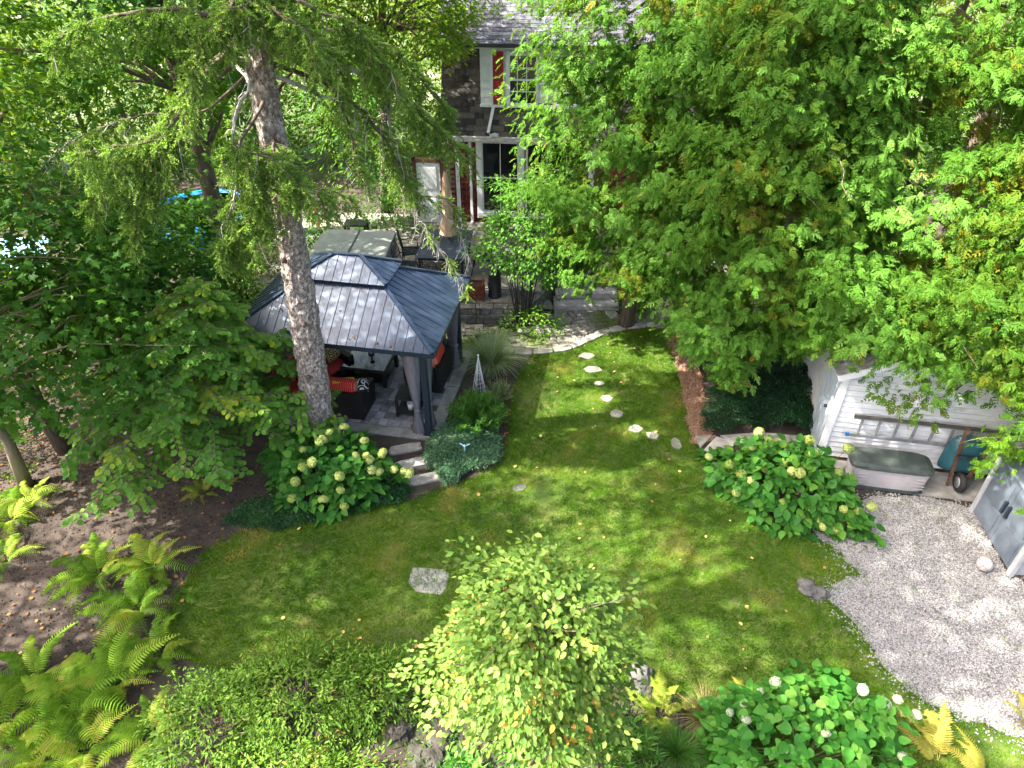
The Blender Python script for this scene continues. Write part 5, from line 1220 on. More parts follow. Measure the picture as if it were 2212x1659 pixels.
def bough(pts, r0, green=1.0, hl=(.25, .6), side=.28, dens=5, step=.10, gs=0.25, tint=.5, dead=.15):
    """pts world polyline; green share of hanging twigs; starts carrying foliage at gs"""
    global gt_
    pts = [Vector(p) for p in pts]
    # smooth by subdividing
    fine = []
    for i in range(len(pts)-1):
        p0 = pts[max(i-1, 0)]; p1 = pts[i]; p2 = pts[i+1]; p3 = pts[min(i+2, len(pts)-1)]
        n = max(2, int((p2-p1).length/.12))
        for k in range(n):
            t = k/n; fine.append(.5*((2*p1)+(p2-p0)*t+(2*p0-5*p1+4*p2-p3)*t*t+(3*p1-p0-3*p2+p3)*t**3)+Vector((qq.uniform(-1, 1), qq.uniform(-1, 1), qq.uniform(-1, 1)))*.012)
    fine.append(pts[-1]); m_ = len(fine)
    (SB if green > .3 else SD).tube([x-TB for x in fine], [r0*(1-.85*k/(m_-1)) for k in range(m_)], 6)
    for k in range(m_):
        s = k/(m_-1)
        if s < gs: 
            if qq.random() < .12: hang(fine[k], qq.uniform(.15, .4), 0, False)
            continue
        d = (fine[min(k+1, m_-1)]-fine[max(k-1, 0)]); d.z = 0; d = d.normalized() if d.length > .01 else Vector((1, 0, 0)); sd_ = Vector((-d.y, d.x, 0))
        gt_ = tint+qq.gauss(0, .10)
        for sg in (-1, 1):
            w_ = side*(1.15-s*.75)*qq.uniform(.2, 1.1); e = fine[k]+sd_*sg*w_+d*w_*.7+Vector((0, 0, -.12*w_/side)); g = qq.random() < green
            (SB if g else SD).tube([fine[k]-TB, (fine[k].lerp(e, .5)+Vector((0, 0, .03)))-TB, e-TB], [.008, .006, .004], 3, cap=False)
            if g:
                for _k in range(int(dens*1.6)):
                    u = qq.random(); c = fine[k].lerp(e, u); f = sd_*sg*.8+d*.7+Vector((qq.gauss(0, .35), qq.gauss(0, .35), qq.gauss(-.25, .3))); sp_pos.append(tuple(c)); sp_f.append(tuple(f)); sp_n.append((qq.gauss(0, .3), qq.gauss(0, .3), 1)); sp_t.append(gt_+qq.gauss(.05, .12))
            if qq.random() < .8: hang(e if qq.random() < .6 else fine[k].lerp(e, .5), qq.uniform(*hl)*(1.1-.4*s), dens, g and qq.random() > dead)
def B_(z, *p): return [trunkX(z)]+[PY(a, b, c) for a, b, c in p]
bough(B_(7.4, (490, 110, 9.8), (410, 180, 9.5), (345, 280, 9.3), (260, 350, 9.1), (195, 440, 9.0)), .05, tint=.50, hl=(.35, .8), gs=.42)
bough(B_(7.2, (450, 150, 9.6), (385, 250, 9.3), (330, 330, 9.1), (290, 420, 9.0), (285, 500, 8.95)), .045, tint=.45, hl=(.4, .9), gs=.48)
bough(B_(7.0, (440, 190, 9.5), (370, 290, 9.2), (235, 320, 8.9), (170, 330, 8.8)), .04, tint=.5, hl=(.35, .8), gs=.55)
bough(B_(6.9, (500, 130, 9.6), (540, 180, 9.2), (505, 260, 9.1), (510, 390, 9.0), (490, 480, 9.0)), .035, green=.25, hl=(.2, .5), gs=.3, side=.2)
bough(B_(6.4, (560, 235, 9.5), (530, 290, 9.1), (520, 320, 9.0), (600, 350, 8.8), (640, 400, 8.75), (700, 430, 8.9)), .03, green=.9, hl=(.3, .65), gs=.4, tint=.45, dens=7)
bough(B_(6.0, (590, 330, 9.3), (570, 370, 9.0), (545, 450, 8.95), (560, 520, 8.9)), .025, hl=(.3, .65), gs=.2, tint=.45, dens=7, side=.34)
bough(B_(5.7, (640, 390, 9.6), (690, 410, 9.55), (750, 425, 9.6)), .022, hl=(.2, .45), gs=.3, tint=.6, side=.2)
bough(B_(5.5, (600, 420, 9.4), (540, 470, 9.2), (500, 540, 9.1)), .02, hl=(.25, .5), gs=.3, tint=.45, side=.22)
bough(B_(5.8, (520, 400, 9.3), (500, 470, 9.1), (480, 530, 9.0)), .02, hl=(.2, .45), gs=.4, tint=.42)
bough(B_(7.6, (690, 90, 10.2), (780, 140, 10.5), (860, 200, 10.8), (930, 270, 11), (1005, 325, 11.2)), .05, tint=.42, hl=(.3, .7), gs=.12, side=.34)
bough(B_(7.5, (660, 60, 10.4), (790, 80, 10.9), (880, 140, 11.3), (960, 235, 11.5)), .045, tint=.40, hl=(.3, .8), gs=.15, side=.34)
bough(B_(7.1, (700, 170, 10.2), (750, 260, 10.35), (770, 360, 10.4), (800, 420, 10.4)), .035, tint=.5, hl=(.3, .6), gs=.2, green=.7)
bough(B_(6.9, (720, 190, 10.4), (830, 300, 10.8), (870, 380, 11), (900, 420, 11.2), (960, 430, 11.3), (985, 460, 11.35)), .04, tint=.35, hl=(.3, .7), gs=.35, green=.75)
bough(B_(7.0, (760, 150, 10.5), (830, 220, 10.9), (850, 330, 11.1), (880, 440, 11.3), (950, 540, 11.5), (1000, 610, 11.6)), .04, green=.06, hl=(.15, .4), gs=.3, side=.3)
bough(B_(6.8, (700, 210, 10.2), (730, 210, 10.2)), .05, green=0, gs=.95)
bough(B_(6.9, (440, 240, 9.8), (300, 250, 9.8), (150, 310, 9.7), (60, 400, 9.6)), .024, green=.31, hl=(.1, .4), gs=.5, side=.25)
bough([PY(880, 440, 11.3), PY(930, 455, 11.4), PY(985, 490, 11.5), PY(1010, 560, 11.5)], .015, green=.0, hl=(.1, .4), gs=.2, side=.2)
bough(B_(7.9, (480, 30, 9.2), (380, 20, 8.9), (260, 30, 8.7), (170, 60, 8.6), (120, 90, 8.5)), .05, tint=.35, hl=(.2, .6), gs=.3)
bough(B_(7.9, (600, 30, 9.2), (640, 50, 8.9), (690, 100, 8.7)), .04, tint=.55, hl=(.25, .6), gs=.15)
bough(B_(8.0, (500, 20, 9.1), (450, 70, 8.8), (420, 150, 8.7), (400, 220, 8.6)), .04, tint=.6, hl=(.2, .5), gs=.1)
bough(B_(8.0, (540, 5, 9.2), (500, 20, 8.9), (470, 60, 8.8)), .04, tint=.6, hl=(.15, .35), gs=.1)
bough(B_(8.0, (680, 20, 9.4), (760, 50, 9.4), (800, 110, 9.4), (840, 160, 9.5)), .04, tint=.42, hl=(.3, .7), gs=.1)
# the crown above the picture: whorls that carry on upwards
for i in range(56):
    z_ = 8.6+8.8*i/56; a = i*2.4; L = 3.5*(1-(z_-8.6)/10.2)*qq.uniform(.7, 1.15); o = Vector((math.cos(a), math.sin(a), 0)); b = trunkX(min(z_, 11.9)); b.z = z_
    bough([b, b+o*L*.4+Vector((0, 0, .1)), b+o*L*.75+Vector((0, 0, -.25)), b+o*L+Vector((0, 0, -.75))], .03, hl=(.3, .6), gs=.12, dens=1, tint=.5, side=.42)
SB.build('branch', m_bark2, spr)['kind'] = 'stuff'; SD.build('dead_twigs', m_dead, spr)['kind'] = 'stuff'
pos = np.array(sp_pos); M = frames(np.array(sp_f), np.array(sp_n)); t = np.clip(np.array(sp_t), .02, .98); sc = RNG.uniform(.14, .23, len(pos)); sc = np.where(pos[:, 2] > 8.6, sc*1.5, sc); print('spruce twigs', len(pos))
k3 = RNG.integers(0, 3, len(pos)); VV = []; FF = []; TT2 = []; off = 0
for k in range(3):
    w_ = k3 == k; V, F = inst_arrays(SPRUCES[k], pos[w_]-np.array(TB), M[w_], sc[w_]); VV.append(V); FF.append(F+off); off += len(V); TT2.append(np.repeat(t[w_], len(SPRUCES[k][0])))
o = bpy.data.objects.new('needles', tri_mesh('needles', np.concatenate(VV), np.concatenate(FF), m_spruce, np.concatenate(TT2))); COL.objects.link(o); o.parent = spr; o['kind'] = 'stuff'
cm = MB(); cm.lathe([(.0, 0), (.014, .015), (.017, .05), (.010, .085), (.0, .09)], (0, 0, 0), 7); c0_ = None
for i in range(60):
    k = qq.randrange(len(sp_pos)); p = Vector(sp_pos[k])
    if p.z > 7.6: continue
    if c0_ is None: c0_ = cm.build('cone', m_cone, spr); oo = c0_
    else: oo = bpy.data.objects.new('cone', c0_.data); COL.objects.link(oo); oo.parent = spr
    oo.location = p-TB; oo.rotation_euler = (math.pi+qq.uniform(-.4, .4), qq.uniform(-.4, .4), 0)

# ------------------------------------------------------------------ broadleaf trees
leafy_tree('maple_tree', 'young maple with large dark leaves and a smooth tan trunk at the left edge', (-8.75, 9.0, 0), (-8.7, 9.1, 6.0), .10, (-8.1, 9.5, 3.5), (2.5, 2.0, 2.4), 420, 22, .135, m_maple, MAPLE, m_palebark, .5, 'maples along the left boundary', tint0=.42, seed=2, low=-.6)
leafy_tree('maple_tree', 'dark leaved maple between the left edge and the gazebo roof', (-7.7, 11.6, 0), (-7.3, 11.6, 5), .15, (-7.1, 11.9, 2.9), (1.8, 1.7, 1.9), 240, 26, .125, m_maple, MAPLE, m_bark2, .5, 'maples along the left boundary', tint0=.32, seed=3, low=-.8)
leafy_tree('shade_tree', 'second dark trunk beside the tan maple trunk, with bright foliage above', (-8.5, 9.9, 0), (-9.6, 10.6, 11), .12, (-9.7, 10.6, 8.4), (2.6, 2.2, 3.4), 380, 28, .11, m_lime, OVAL, m_bark2, .55, 'shade trees at the left', tint0=.45, seed=4)
leafy_tree('maple_tree', 'tall maple whose dark trunk stands behind the hanging spruce boughs', (-7.0, 15.6, 0), (-7.2, 16, 10), .24, (-7.2, 15.2, 7.6), (3.2, 2.6, 3.4), 380, 26, .15, m_maple, MAPLE, m_bark2, .65, 'maples along the left boundary', tint0=.42, seed=5)
leafy_tree('shade_tree', 'tall tree with a thick dark trunk between spruce and hot tub', (-6.3, 18.6, 0), (-6.4, 18.8, 11), .26, (-6.0, 19.2, 8.4), (3.2, 2.8, 3.6), 360, 26, .14, m_lime, KITE, m_bark2, .65, 'shade trees behind the gazebo', tint0=.40, seed=6)
leafy_tree('shade_tree', 'bright green tree leaning over the left corner of the house', (-3.9, 20.6, 0), (-2.8, 18.4, 8.2), .18, (-2.65, 17.7, 6.7), (2.2, 1.5, 2.3), 430, 34, .10, m_lime, OVAL, m_bark2, .5, 'shade trees behind the gazebo', tint0=.62, seed=7, low=-.7)
leafy_tree('shade_tree', 'broad tree filling the upper left corner of the view', (-12.0, 14.5, 0), (-12, 14.5, 10), .25, (-11.5, 14.2, 6.4), (3.4, 3.0, 4.2), 380, 26, .14, m_lime, OVAL, m_bark2, .65, 'shade trees at the left', tint0=.5, seed=8)
for i, (x, y, zc, r_, lb) in enumerate([(-16, 22, 6, 4.2, 'far tree at the upper left beyond the pool'), (-11, 27, 6, 4.5, 'far tree behind the blue pool'), (-5.5, 28, 6, 4.2, 'far tree behind the brown board fence'), (-1.5, 33, 7, 4.5, 'far tree showing over the hot tub end'),
                                       (14.5, 22, 7, 4.2, 'tree behind the cedars on the house side'), (15.5, 15.5, 6, 3.6, 'tree beyond the white shed at the right edge'), (13.8, 10.2, 5, 2.8, 'tree beyond the blue cabinet at the right edge')]):
    leafy_tree('background_tree', lb, (x, y, 0), (x, y, zc+2), .3, (x, y, zc), (r_, r_*.9, r_*1.05), 300, 20, .24, m_lime if i != 3 else m_maple, KITE, m_bark2, .9, 'trees beyond the garden', tint0=.65, seed=20+i)
# unseen maples added left of the frame to shade lawn, gravel and ferns
leafy_tree('unseen_shade_maple', 'unseen tall maple added outside the left edge to shade the gravel', (-8.2, 4.6, 0), (-7.2, 4.8, 13.5), .28, (-5.6, 5.3, 13.4), (3.7, 3.2, 2.9), 320, 36, .235, m_maple, KITE, m_bark2, .7, 'maples along the left boundary', tint0=.5, seed=91, nl=20, lumpy=.6)
leafy_tree('unseen_shade_maple', 'unseen tall maple added outside the left edge to shade the lawn', (-13.2, 6.2, 0), (-13, 6, 12.5), .25, (-12.2, 5.7, 11.4), (2.4, 2.4, 2.8), 300, 30, .225, m_maple, KITE, m_bark2, .6, 'maples along the left boundary', tint0=.5, seed=93, nl=20, lumpy=.6)
leafy_tree('unseen_shade_maple', 'unseen maple added outside the left edge to shade the ferns', (-12.4, 4.4, 0), (-12.2, 4.4, 8.5), .2, (-12.0, 4.5, 7.6), (2.2, 2.3, 2.2), 170, 28, .2, m_maple, KITE, m_bark2, .6, 'maples along the left boundary', tint0=.5, seed=95, nl=20, lumpy=.7)
hq = random.Random(77)
for i in range(22):
    x = -19+i*1.75+hq.uniform(-.5, .5); y = 24.5+hq.uniform(-1, 2.5)+(2 if -3 < x < 9 else 0); z_ = hq.uniform(2.2, 3.4)
    if -2.5 < x < 8.5: continue
    leafy_tree('boundary_tree', ['bushy boundary tree with foliage down to the ground', 'bushy yellow-green boundary tree behind the garden'][i % 2], (x, y, 0), (x, y, z_+1.5), .12, (x, y, z_), (1.9, 1.5, z_*1.05), 170, 20, .20, m_lime if i % 2 else m_maple, KITE, m_bark2, .7, 'bushy trees along the far boundary', tint0=.7 if i % 2 else .55, seed=60+i, nl=12)
# shrubs
def shrub(name, label, c, r, h, n, lsize, mat, tmpl=OVAL, m=8, crad=.16, stems=14, group=None, tint0=.5, tintv=.2, parts=0, smat=None, rot=0, lumpy=.2, shell=.55, cat='shrub', zmin=.03, flat=.6, low=-.15, stemr=.012):
    """dome shrub on the ground: c centre, r=(rx,ry), h height"""
    base = (c[0], c[1], 0); root = plant(name, label, cat, base, group)
    C, D = crown_points((0, 0, 0), (r[0], r[1], h), n, shell, c[0]*1.7, low, lumpy)
    cz, sz = math.cos(rot), math.sin(rot); Cx = C[:, 0]*cz-C[:, 1]*sz; Cy = C[:, 0]*sz+C[:, 1]*cz; C = np.column_stack([Cx+c[0], Cy+c[1], np.maximum(C[:, 2], zmin)])
    mb = MB(); idx = RNG.integers(0, len(C), stems)
    for i in idx:
        e = Vector(C[i])-Vector(base); b = Vector((e.x*.18, e.y*.18, 0)); mdl = b.lerp(e, .5)+Vector((-e.x*.12, -e.y*.12, h*.08)); mb.tube([b, mdl, e], [stemr, stemr*.7, stemr*.35], 4, cap=False)
    if mb.f: mb.build('stem', smat or m_stem, root)
    pos, fw, nr = clouds(C, D, m, crad*RNG.uniform(.7, 1.3, len(C)), flat)
    t = np.clip(np.repeat(tint0+RNG.normal(scale=tintv*.7, size=len(C)), m)+RNG.normal(scale=tintv*.7, size=len(pos)), .01, .99); M = frames(fw, nr); s = lsize*RNG.uniform(.6, 1.25, len(pos))
    pos[:, 2] = np.maximum(pos[:, 2], .02)
    if parts: leaf_parts('leaf', tmpl, pos, M, s, t, mat, root, base, parts)
    else: leaf_object('leaves', tmpl, pos, M, s, t, mat, root, base, 'stuff')
    return root
shrub('viburnum_shrub', 'dark leafy shrub just left of the gazebo', (-6.5, 13.7), (1.1, 1.0), 1.7, 150, .09, m_maple, OVAL, 14, .3, tint0=.45)
shrub('viburnum_shrub', 'green shrub between the maples and the hot tub', (-6.6, 15.4), (1.1, .9), 1.5, 140, .09, m_lime, OVAL, 14, .3, tint0=.35)
shrub('leafy_shrub', 'glossy shrub beside the white side door', (-3.6, 18.9), (1.0, .8), 2.3, 170, .10, m_hyd, OVAL, 14, .3, tint0=.55)
shrub('leafy_shrub', 'low leafy shrub behind the hot tub', (-5.4, 17.6), (.9, .7), 1.2, 110, .09, m_hyd, OVAL, 12, .28, tint0=.45)
for i, (x, y, lb) in enumerate([(-10.8, 17.5, 'dark undergrowth shrub beneath the trees at upper left'), (-9.0, 18.6, 'undergrowth shrub in front of the blue pool'), (-10.2, 12.6, 'undergrowth shrub behind the tan maple trunk'), (-12.5, 10.5, 'undergrowth shrub at the far left edge')]):
    shrub('undergrowth_shrub', lb, (x, y), (1.5, 1.2), 1.7, 130, .11, m_lime, KITE, 14, .35, tint0=.4, group='shrubs under the left trees')

shrub('undergrowth_shrub', 'tall undergrowth shrub hiding the right side of the blue pool', (-7.9, 17.3), (1.3, 1.0), 2.1, 170, .11, m_lime, KITE, 14, .35, tint0=.45, group='shrubs under the left trees')
shrub('undergrowth_shrub', 'undergrowth shrub beyond the two trunks at the left edge', (-10.9, 12.0), (1.6, 1.1), 1.8, 170, .11, m_lime, KITE, 14, .35, tint0=.5, group='shrubs under the left trees')
shrub('undergrowth_shrub', 'undergrowth shrub left of the tan maple trunk', (-10.1, 9.6), (1.0, .9), 1.3, 110, .10, m_lime, KITE, 14, .3, tint0=.5, group='shrubs under the left trees')
leafy_tree('maple_tree', 'small maple sapling between the two left trunks', (-9.4, 11.0, 0), (-9.3, 11, 2.6), .05, (-9.2, 10.8, 2.4), (1.6, 1.3, 1.2), 150, 24, .13, m_maple, MAPLE, m_bark2, .45, 'maples along the left boundary', tint0=.6, seed=44, low=-.7)

# multi-stemmed serviceberry in the dark bed
leafy_tree('multistem_shrub', 'airy multi-stemmed shrub in the dark bed before the house window', (.25, 14.25, 0), (.3, 14.35, 2.6), .03, (.5, 14.6, 2.3), (1.25, .9, 1.3), 330, 24, .085, m_witch, OVAL, m_iron, .26, tint0=.22, seed=12, nl=50, cat='shrub', low=-.8)
sm_ = MB(); qq2 = random.Random(8)
for i in range(15):
    a = qq2.uniform(0, 6.28); r_ = qq2.uniform(.1, .7); sm_.tube([(math.cos(a)*.1, math.sin(a)*.1, 0), (math.cos(a)*(.12+r_*.3), math.sin(a)*(.12+r_*.3), .8), (math.cos(a)*r_, math.sin(a)*r_, 1.9)], [.016, .013, .006], 5)
ms = [o for o in bpy.data.objects if o.name.startswith('multistem_shrub')][0]; sm_.build('stem', m_iron, ms)
shrub('leafy_shrub', 'low green shrub at the foot of the multi-stemmed shrub', (.45, 14.15), (.75, .45), .6, 90, .075, m_witch, OVAL, 9, .2, tint0=.5)
shrub('boxwood_shrub', 'low mounded shrub beside the back right gazebo post', (-.55, 13.6), (.48, .42), .42, 90, .04, m_lime, OVAL, 14, .12, tint0=.45)
shrub('leafy_shrub', 'dark shrub beside the stone steps with small red flowers', (1.0, 15.6), (.42, .35), .75, 60, .06, m_maple, OVAL, 12, .16, tint0=.4)
rf_ = MB(); 
for i in range(14): rf_.lathe([(.0, 0), (.02, .01), (.0, .03)], (qq2.uniform(-.2, .35), qq2.uniform(-.3, .1), qq2.uniform(.5, .95)), 6)
o = rf_.build('red_blossoms', m_redp, None, (1.05, 15.6, 0)); tag(o, 'sprinkling of small red blossoms beside the stone steps', 'blossoms', kind='stuff')
shrub('leafy_shrub', 'leafy shrub right of the stone steps below the cedar', (3.0, 15.0), (.5, .4), .8, 70, .07, m_witch, OVAL, 12, .18, tint0=.6)
for x, y, lb in ((2.0, 17.2, 'red cushioned patio chair half hidden by the cedar, left one'), (3.2, 17.0, 'red cushioned patio chair half hidden by the cedar, right one')):
    ch = thing('patio_chair', lb, 'chair', (x, y, PZ), R(20), 'red cushioned seats on the patio')
    m = MB(); m.box((0, 0, .38), (.6, .6, .06)); m.box((0, .3, .7), (.6, .05, .6)); m.build('frame', m_iron, ch); m = MB()
    cushion(.52, .52, .12).build('seat_cushion', m_redp, ch, (0, 0, .46)); cc_ = cushion(.52, .12, .5).build('back_cushion', m_redp, ch, (0, .24, .76))
    m = MB(); 
    for sx_ in (-1, 1):
        for sy_ in (-1, 1): m = MB(); m.box((sx_*.27, sy_*.27, .18), (.04, .04, .36)); m.build('leg', m_iron, ch)

# ------------------------------------------------------------------ witch hazel (large layered shrub)
WB = (-5.85, 9.75, 0); wz = plant('witch_hazel', 'wide layered shrub with rounded leaves and a tall leader left of the spruce', 'shrub', WB); W0 = Vector(WB)
wp = []; wf = []; wn = []; wt = []; wb_ = MB(); q = random.Random(33)
lead = [W0, W0+Vector((.2, 0, 1.2)), W0+Vector((.5, -.05, 2.4)), W0+Vector((.95, -.1, 3.9))]
def leadp(z): 
    s = z/4.0*3; i = min(2, int(s)); return lead[i].lerp(lead[i+1], s-i)
wb_.tube([p-W0 for p in lead], [.05, .035, .022, .006], 7)
nb = 0
for i in range(118):
    s = (i/118); z0 = 1.0+2.9*s**1.05; a = i*2.399+q.uniform(-.3, .3); L = (2.45*(1-s)**.85+.18)*q.uniform(.75, 1.1)
    if s < .3: L *= 1.05
    o = Vector((math.cos(a), math.sin(a), 0)); b = leadp(z0); pts = []
    for k in range(6): u = k/5; pts.append(b+o*L*u+Vector((0, 0, .28*L*u-.30*L*u*u+q.uniform(-.02, .02)))+Vector((-o.y, o.x, 0))*q.uniform(-.05, .05)*L)
    wb_.tube([p-W0 for p in pts], [.013, .011, .009, .007, .005, .003], 4, cap=False)
    tb_ = .5+.5*noise.noise(Vector((pts[-1].x*.9, pts[-1].y*.9, pts[-1].z)))+q.gauss(0, .08)
    def spray(pts, n, wd):
        for j in range(n):
            u = .22+.78*(j/n); k = min(4, int(u*5)); p = pts[k].lerp(pts[k+1], u*5-k); d = (pts[k+1]-pts[k]).normalized(); sd_ = Vector((-d.y, d.x, 0)).normalized()
            sg = 1 if j % 2 else -1; f = d*.5+sd_*sg*1.0+Vector((0, 0, -.35)); wp.append(tuple(p+sd_*sg*.01)); wf.append(tuple(f)); wn.append((q.gauss(0, .22)-0, q.gauss(-.12, .22), 1)); wt.append(tb_+q.gauss(0, .14))
    spray(pts, int(9+L*11), .1)
    for kk in range(int(3+L*3.2)):
        u = q.uniform(.25, .95); k = min(4, int(u*5)); p = pts[k].lerp(pts[k+1], u*5-k); d = (pts[k+1]-pts[k]).normalized(); sd_ = Vector((-d.y, d.x, 0)).normalized()*(1 if kk % 2 else -1); L2 = q.uniform(.25, .5)*(1.1-.5*u)*min(1, L)
        p2 = [p+(d*.6+sd_)*L2*w_+Vector((0, 0, -.12*L2*w_*w_*2)) for w_ in (0, .2, .4, .6, .8, 1)]
        wb_.tube([x-W0 for x in p2], [.005, .004, .004, .003, .003, .002], 3, cap=False); spray(p2, int(5+L2*14), .08)
wb_.build('branch', m_twig, wz)['kind'] = 'stuff'
pos = np.array(wp); pos[:, 2] = np.maximum(pos[:, 2], .1); t = np.clip(np.array(wt), .02, .98); print('witch', len(pos))
leaf_parts('leaf', ROUND, pos, frames(np.array(wf), np.array(wn)), RNG.uniform(.075, .13, len(pos)), t, m_witch, wz, WB, 300)

# ------------------------------------------------------------------ hydrangeas
def floret_head(seed):
    q = np.random.default_rng(seed); n = 70; i = np.arange(n); ph = np.arccos(1-1.75*(i+.5)/n); th = i*2.39996
    d = np.column_stack([np.cos(th)*np.sin(ph), np.sin(th)*np.sin(ph), np.cos(ph)*.85]); 
    T4 = T([(-.5, -.5, 0), (.5, -.5, .05), (.5, .5, 0), (-.5, .5, .05), (0, 0, .25)], [(0, 1, 4), (1, 2, 4), (2, 3, 4), (3, 0, 4)])
    fw = np.cross(d, q.normal(size=(n, 3))); V, F = inst_arrays(T4, d*(.92+q.uniform(-.08, .08, (n, 1))), frames(fw, d+q.normal(scale=.25, size=(n, 3))), q.uniform(.30, .42, n)); return V, F
def hydrangea(label, c, r, h, n, mleaf, mflow, nf, lsize=.155, fr=(.065, .10), rot=0, seed=1, tint0=.45, limit=280, name='hydrangea', front=None):
    root = shrub(name, label, c, r, h, n, lsize, mleaf, BROAD, 5, .15, 26, 'hydrangeas', tint0=tint0, tintv=.22, parts=limit, rot=rot, lumpy=.22, shell=.72)
    q = random.Random(seed); heads = [floret_head(seed*5+k) for k in range(3)]
    meshes = [tri_mesh('flower_head', V, F, mflow, np.full(len(V), tv)) for (V, F), tv in zip(heads, (.25, .55, .85))]
    st_ = MB(); k = 0
    fl = list(front) if front else []
    while len(fl) < nf:
        a = q.uniform(0, 6.283); u = q.uniform(.35, 1.02); x, y = math.cos(a)*u*r[0], math.sin(a)*u*r[1]
        fl.append((x*math.cos(rot)-y*math.sin(rot), x*math.sin(rot)+y*math.cos(rot), h*math.sqrt(max(.03, 1-min(1, u*u)))+.07))
    for x, y, z_ in fl:
        o = bpy.data.objects.new('flower_head', meshes[q.randrange(3)]); COL.objects.link(o); o.parent = root; s = q.uniform(*fr); o.scale = (s, s, s*.9); o.location = (x, y, z_)
        o.rotation_euler = (q.uniform(-.6, .6)+.25, q.uniform(-.5, .5), q.uniform(0, 6)); st_.tube([(x*.75, y*.75, max(0, z_-.35)), (x, y, z_)], [.005, .004], 4, cap=False)
    st_.build('flower_stalk', m_stem, root)
    return root
def rel(c, L): return [(p.x-c[0], p.y-c[1], p.z+.07) for p in L]
c = (-3.22, 9.0)
hydrangea('hydrangea with lime green flower heads at the foot of the spruce', c, (1.12, .72), 1.05, 330, m_hyd, m_flow, 26, seed=3, tint0=.42,
          front=rel(c, [P(650+80*0+42, 960, 1.0), P(745, 928, 1.1), P(788, 958, 1.05), P(770, 990, 1.0), P(675, 1005, .9), P(735, 1035, .75), P(792, 990, .9), P(827, 985, .85), P(820, 1025, .55), P(805, 1020, .6), P(852, 1020, .5), P(873, 1023, .45),
                        P(737, 1065, .5), P(745, 1100, .3), P(700, 1085, .45), P(632, 1083, .5), P(640, 1047, .7), P(700, 955, 1.0), P(712, 940, 1.1), P(657, 1015, .8), P(885, 1028, .4), P(800, 1000, .75)]))
c = (4.74, 8.70)
hydrangea('hydrangea with pale green flower heads between lawn, gravel and shed', c, (1.28, .68), 1.0, 400, m_hyd, m_flow, 32, rot=R(-33), seed=4, tint0=.5,
          front=rel(c, [P(1637, 940, 1.0), P(1663, 960, .95), P(1745, 958, .95), P(1830, 975, .95), P(1530, 993, .6), P(1575, 1010, .6), P(1620, 1045, .4), P(1600, 1030, .45), P(1625, 1060, .35), P(1590, 1070, .2), P(1650, 1020, .6), P(1690, 1008, .75),
                        P(1770, 1130, .2), P(1790, 1110, .3), P(1850, 1110, .35), P(1880, 1100, .35), P(1835, 1135, .2), P(1730, 1120, .25), P(1690, 1090, .4), P(1800, 1150, .15), P(1775, 1145, .2)]))
c = (3.62, 4.2)
hydrangea('bright hydrangea with cream flower heads at the bottom right', c, (1.28, 1.0), 1.05, 380, m_hyd2, m_flow2, 13, seed=5, tint0=.5, fr=(.045, .075), lsize=.135,
          front=rel(c, [P(1860, 1497, 1.0), P(1908, 1527, .9), P(1935, 1517, .85), P(1975, 1550, .6), P(1605, 1528, .8), P(1640, 1500, .9), P(1672, 1480, .95), P(1610, 1560, .7), P(1945, 1640, .5), P(1780, 1590, .9), P(1690, 1625, .8), P(1575, 1545, .6)]))

# ------------------------------------------------------------------ serviceberry in front (light green small tree)
sv = leafy_tree('serviceberry_tree', 'small light green tree with some orange leaves in the bottom middle', (.25, 3.15, 0), (.2, 3.5, 3.6), .045, (.20, 3.66, 3.12), (.86, .8, 1.40), 900, 16, .068, m_service, OVAL, m_bark2, .20, tint0=.45, tintv=.23, seed=14, low=-1, nl=200, lumpy=.30, shell=.25, parts=300)

# ------------------------------------------------------------------ azaleas, front left
shrub('azalea_shrub', 'mounded azalea at the bottom left beside the ferns', (-3.75, 4.4), (1.0, .95), .95, 480, .062, m_azalea, AZL, 12, .12, 30, 'azaleas along the bottom edge', .45, .25, smat=m_twig)
shrub('azalea_shrub', 'broad azalea mound in the middle of the bottom left corner', (-2.75, 4.85), (1.15, .85), .95, 560, .062, m_azalea, AZL, 12, .12, 30, 'azaleas along the bottom edge', .5, .25, smat=m_twig)
shrub('azalea_shrub', 'azalea mound next to the light green tree', (-1.85, 5.0), (.75, .62), .75, 320, .062, m_azalea, AZL, 12, .12, 20, 'azaleas along the bottom edge', .4, .25, smat=m_twig)
shrub('azalea_shrub', 'lowest azalea mound cut by the bottom edge', (-2.6, 3.7), (1.3, .6), .85, 400, .062, m_azalea, AZL, 12, .12, 20, 'azaleas along the bottom edge', .55, .25, smat=m_twig)

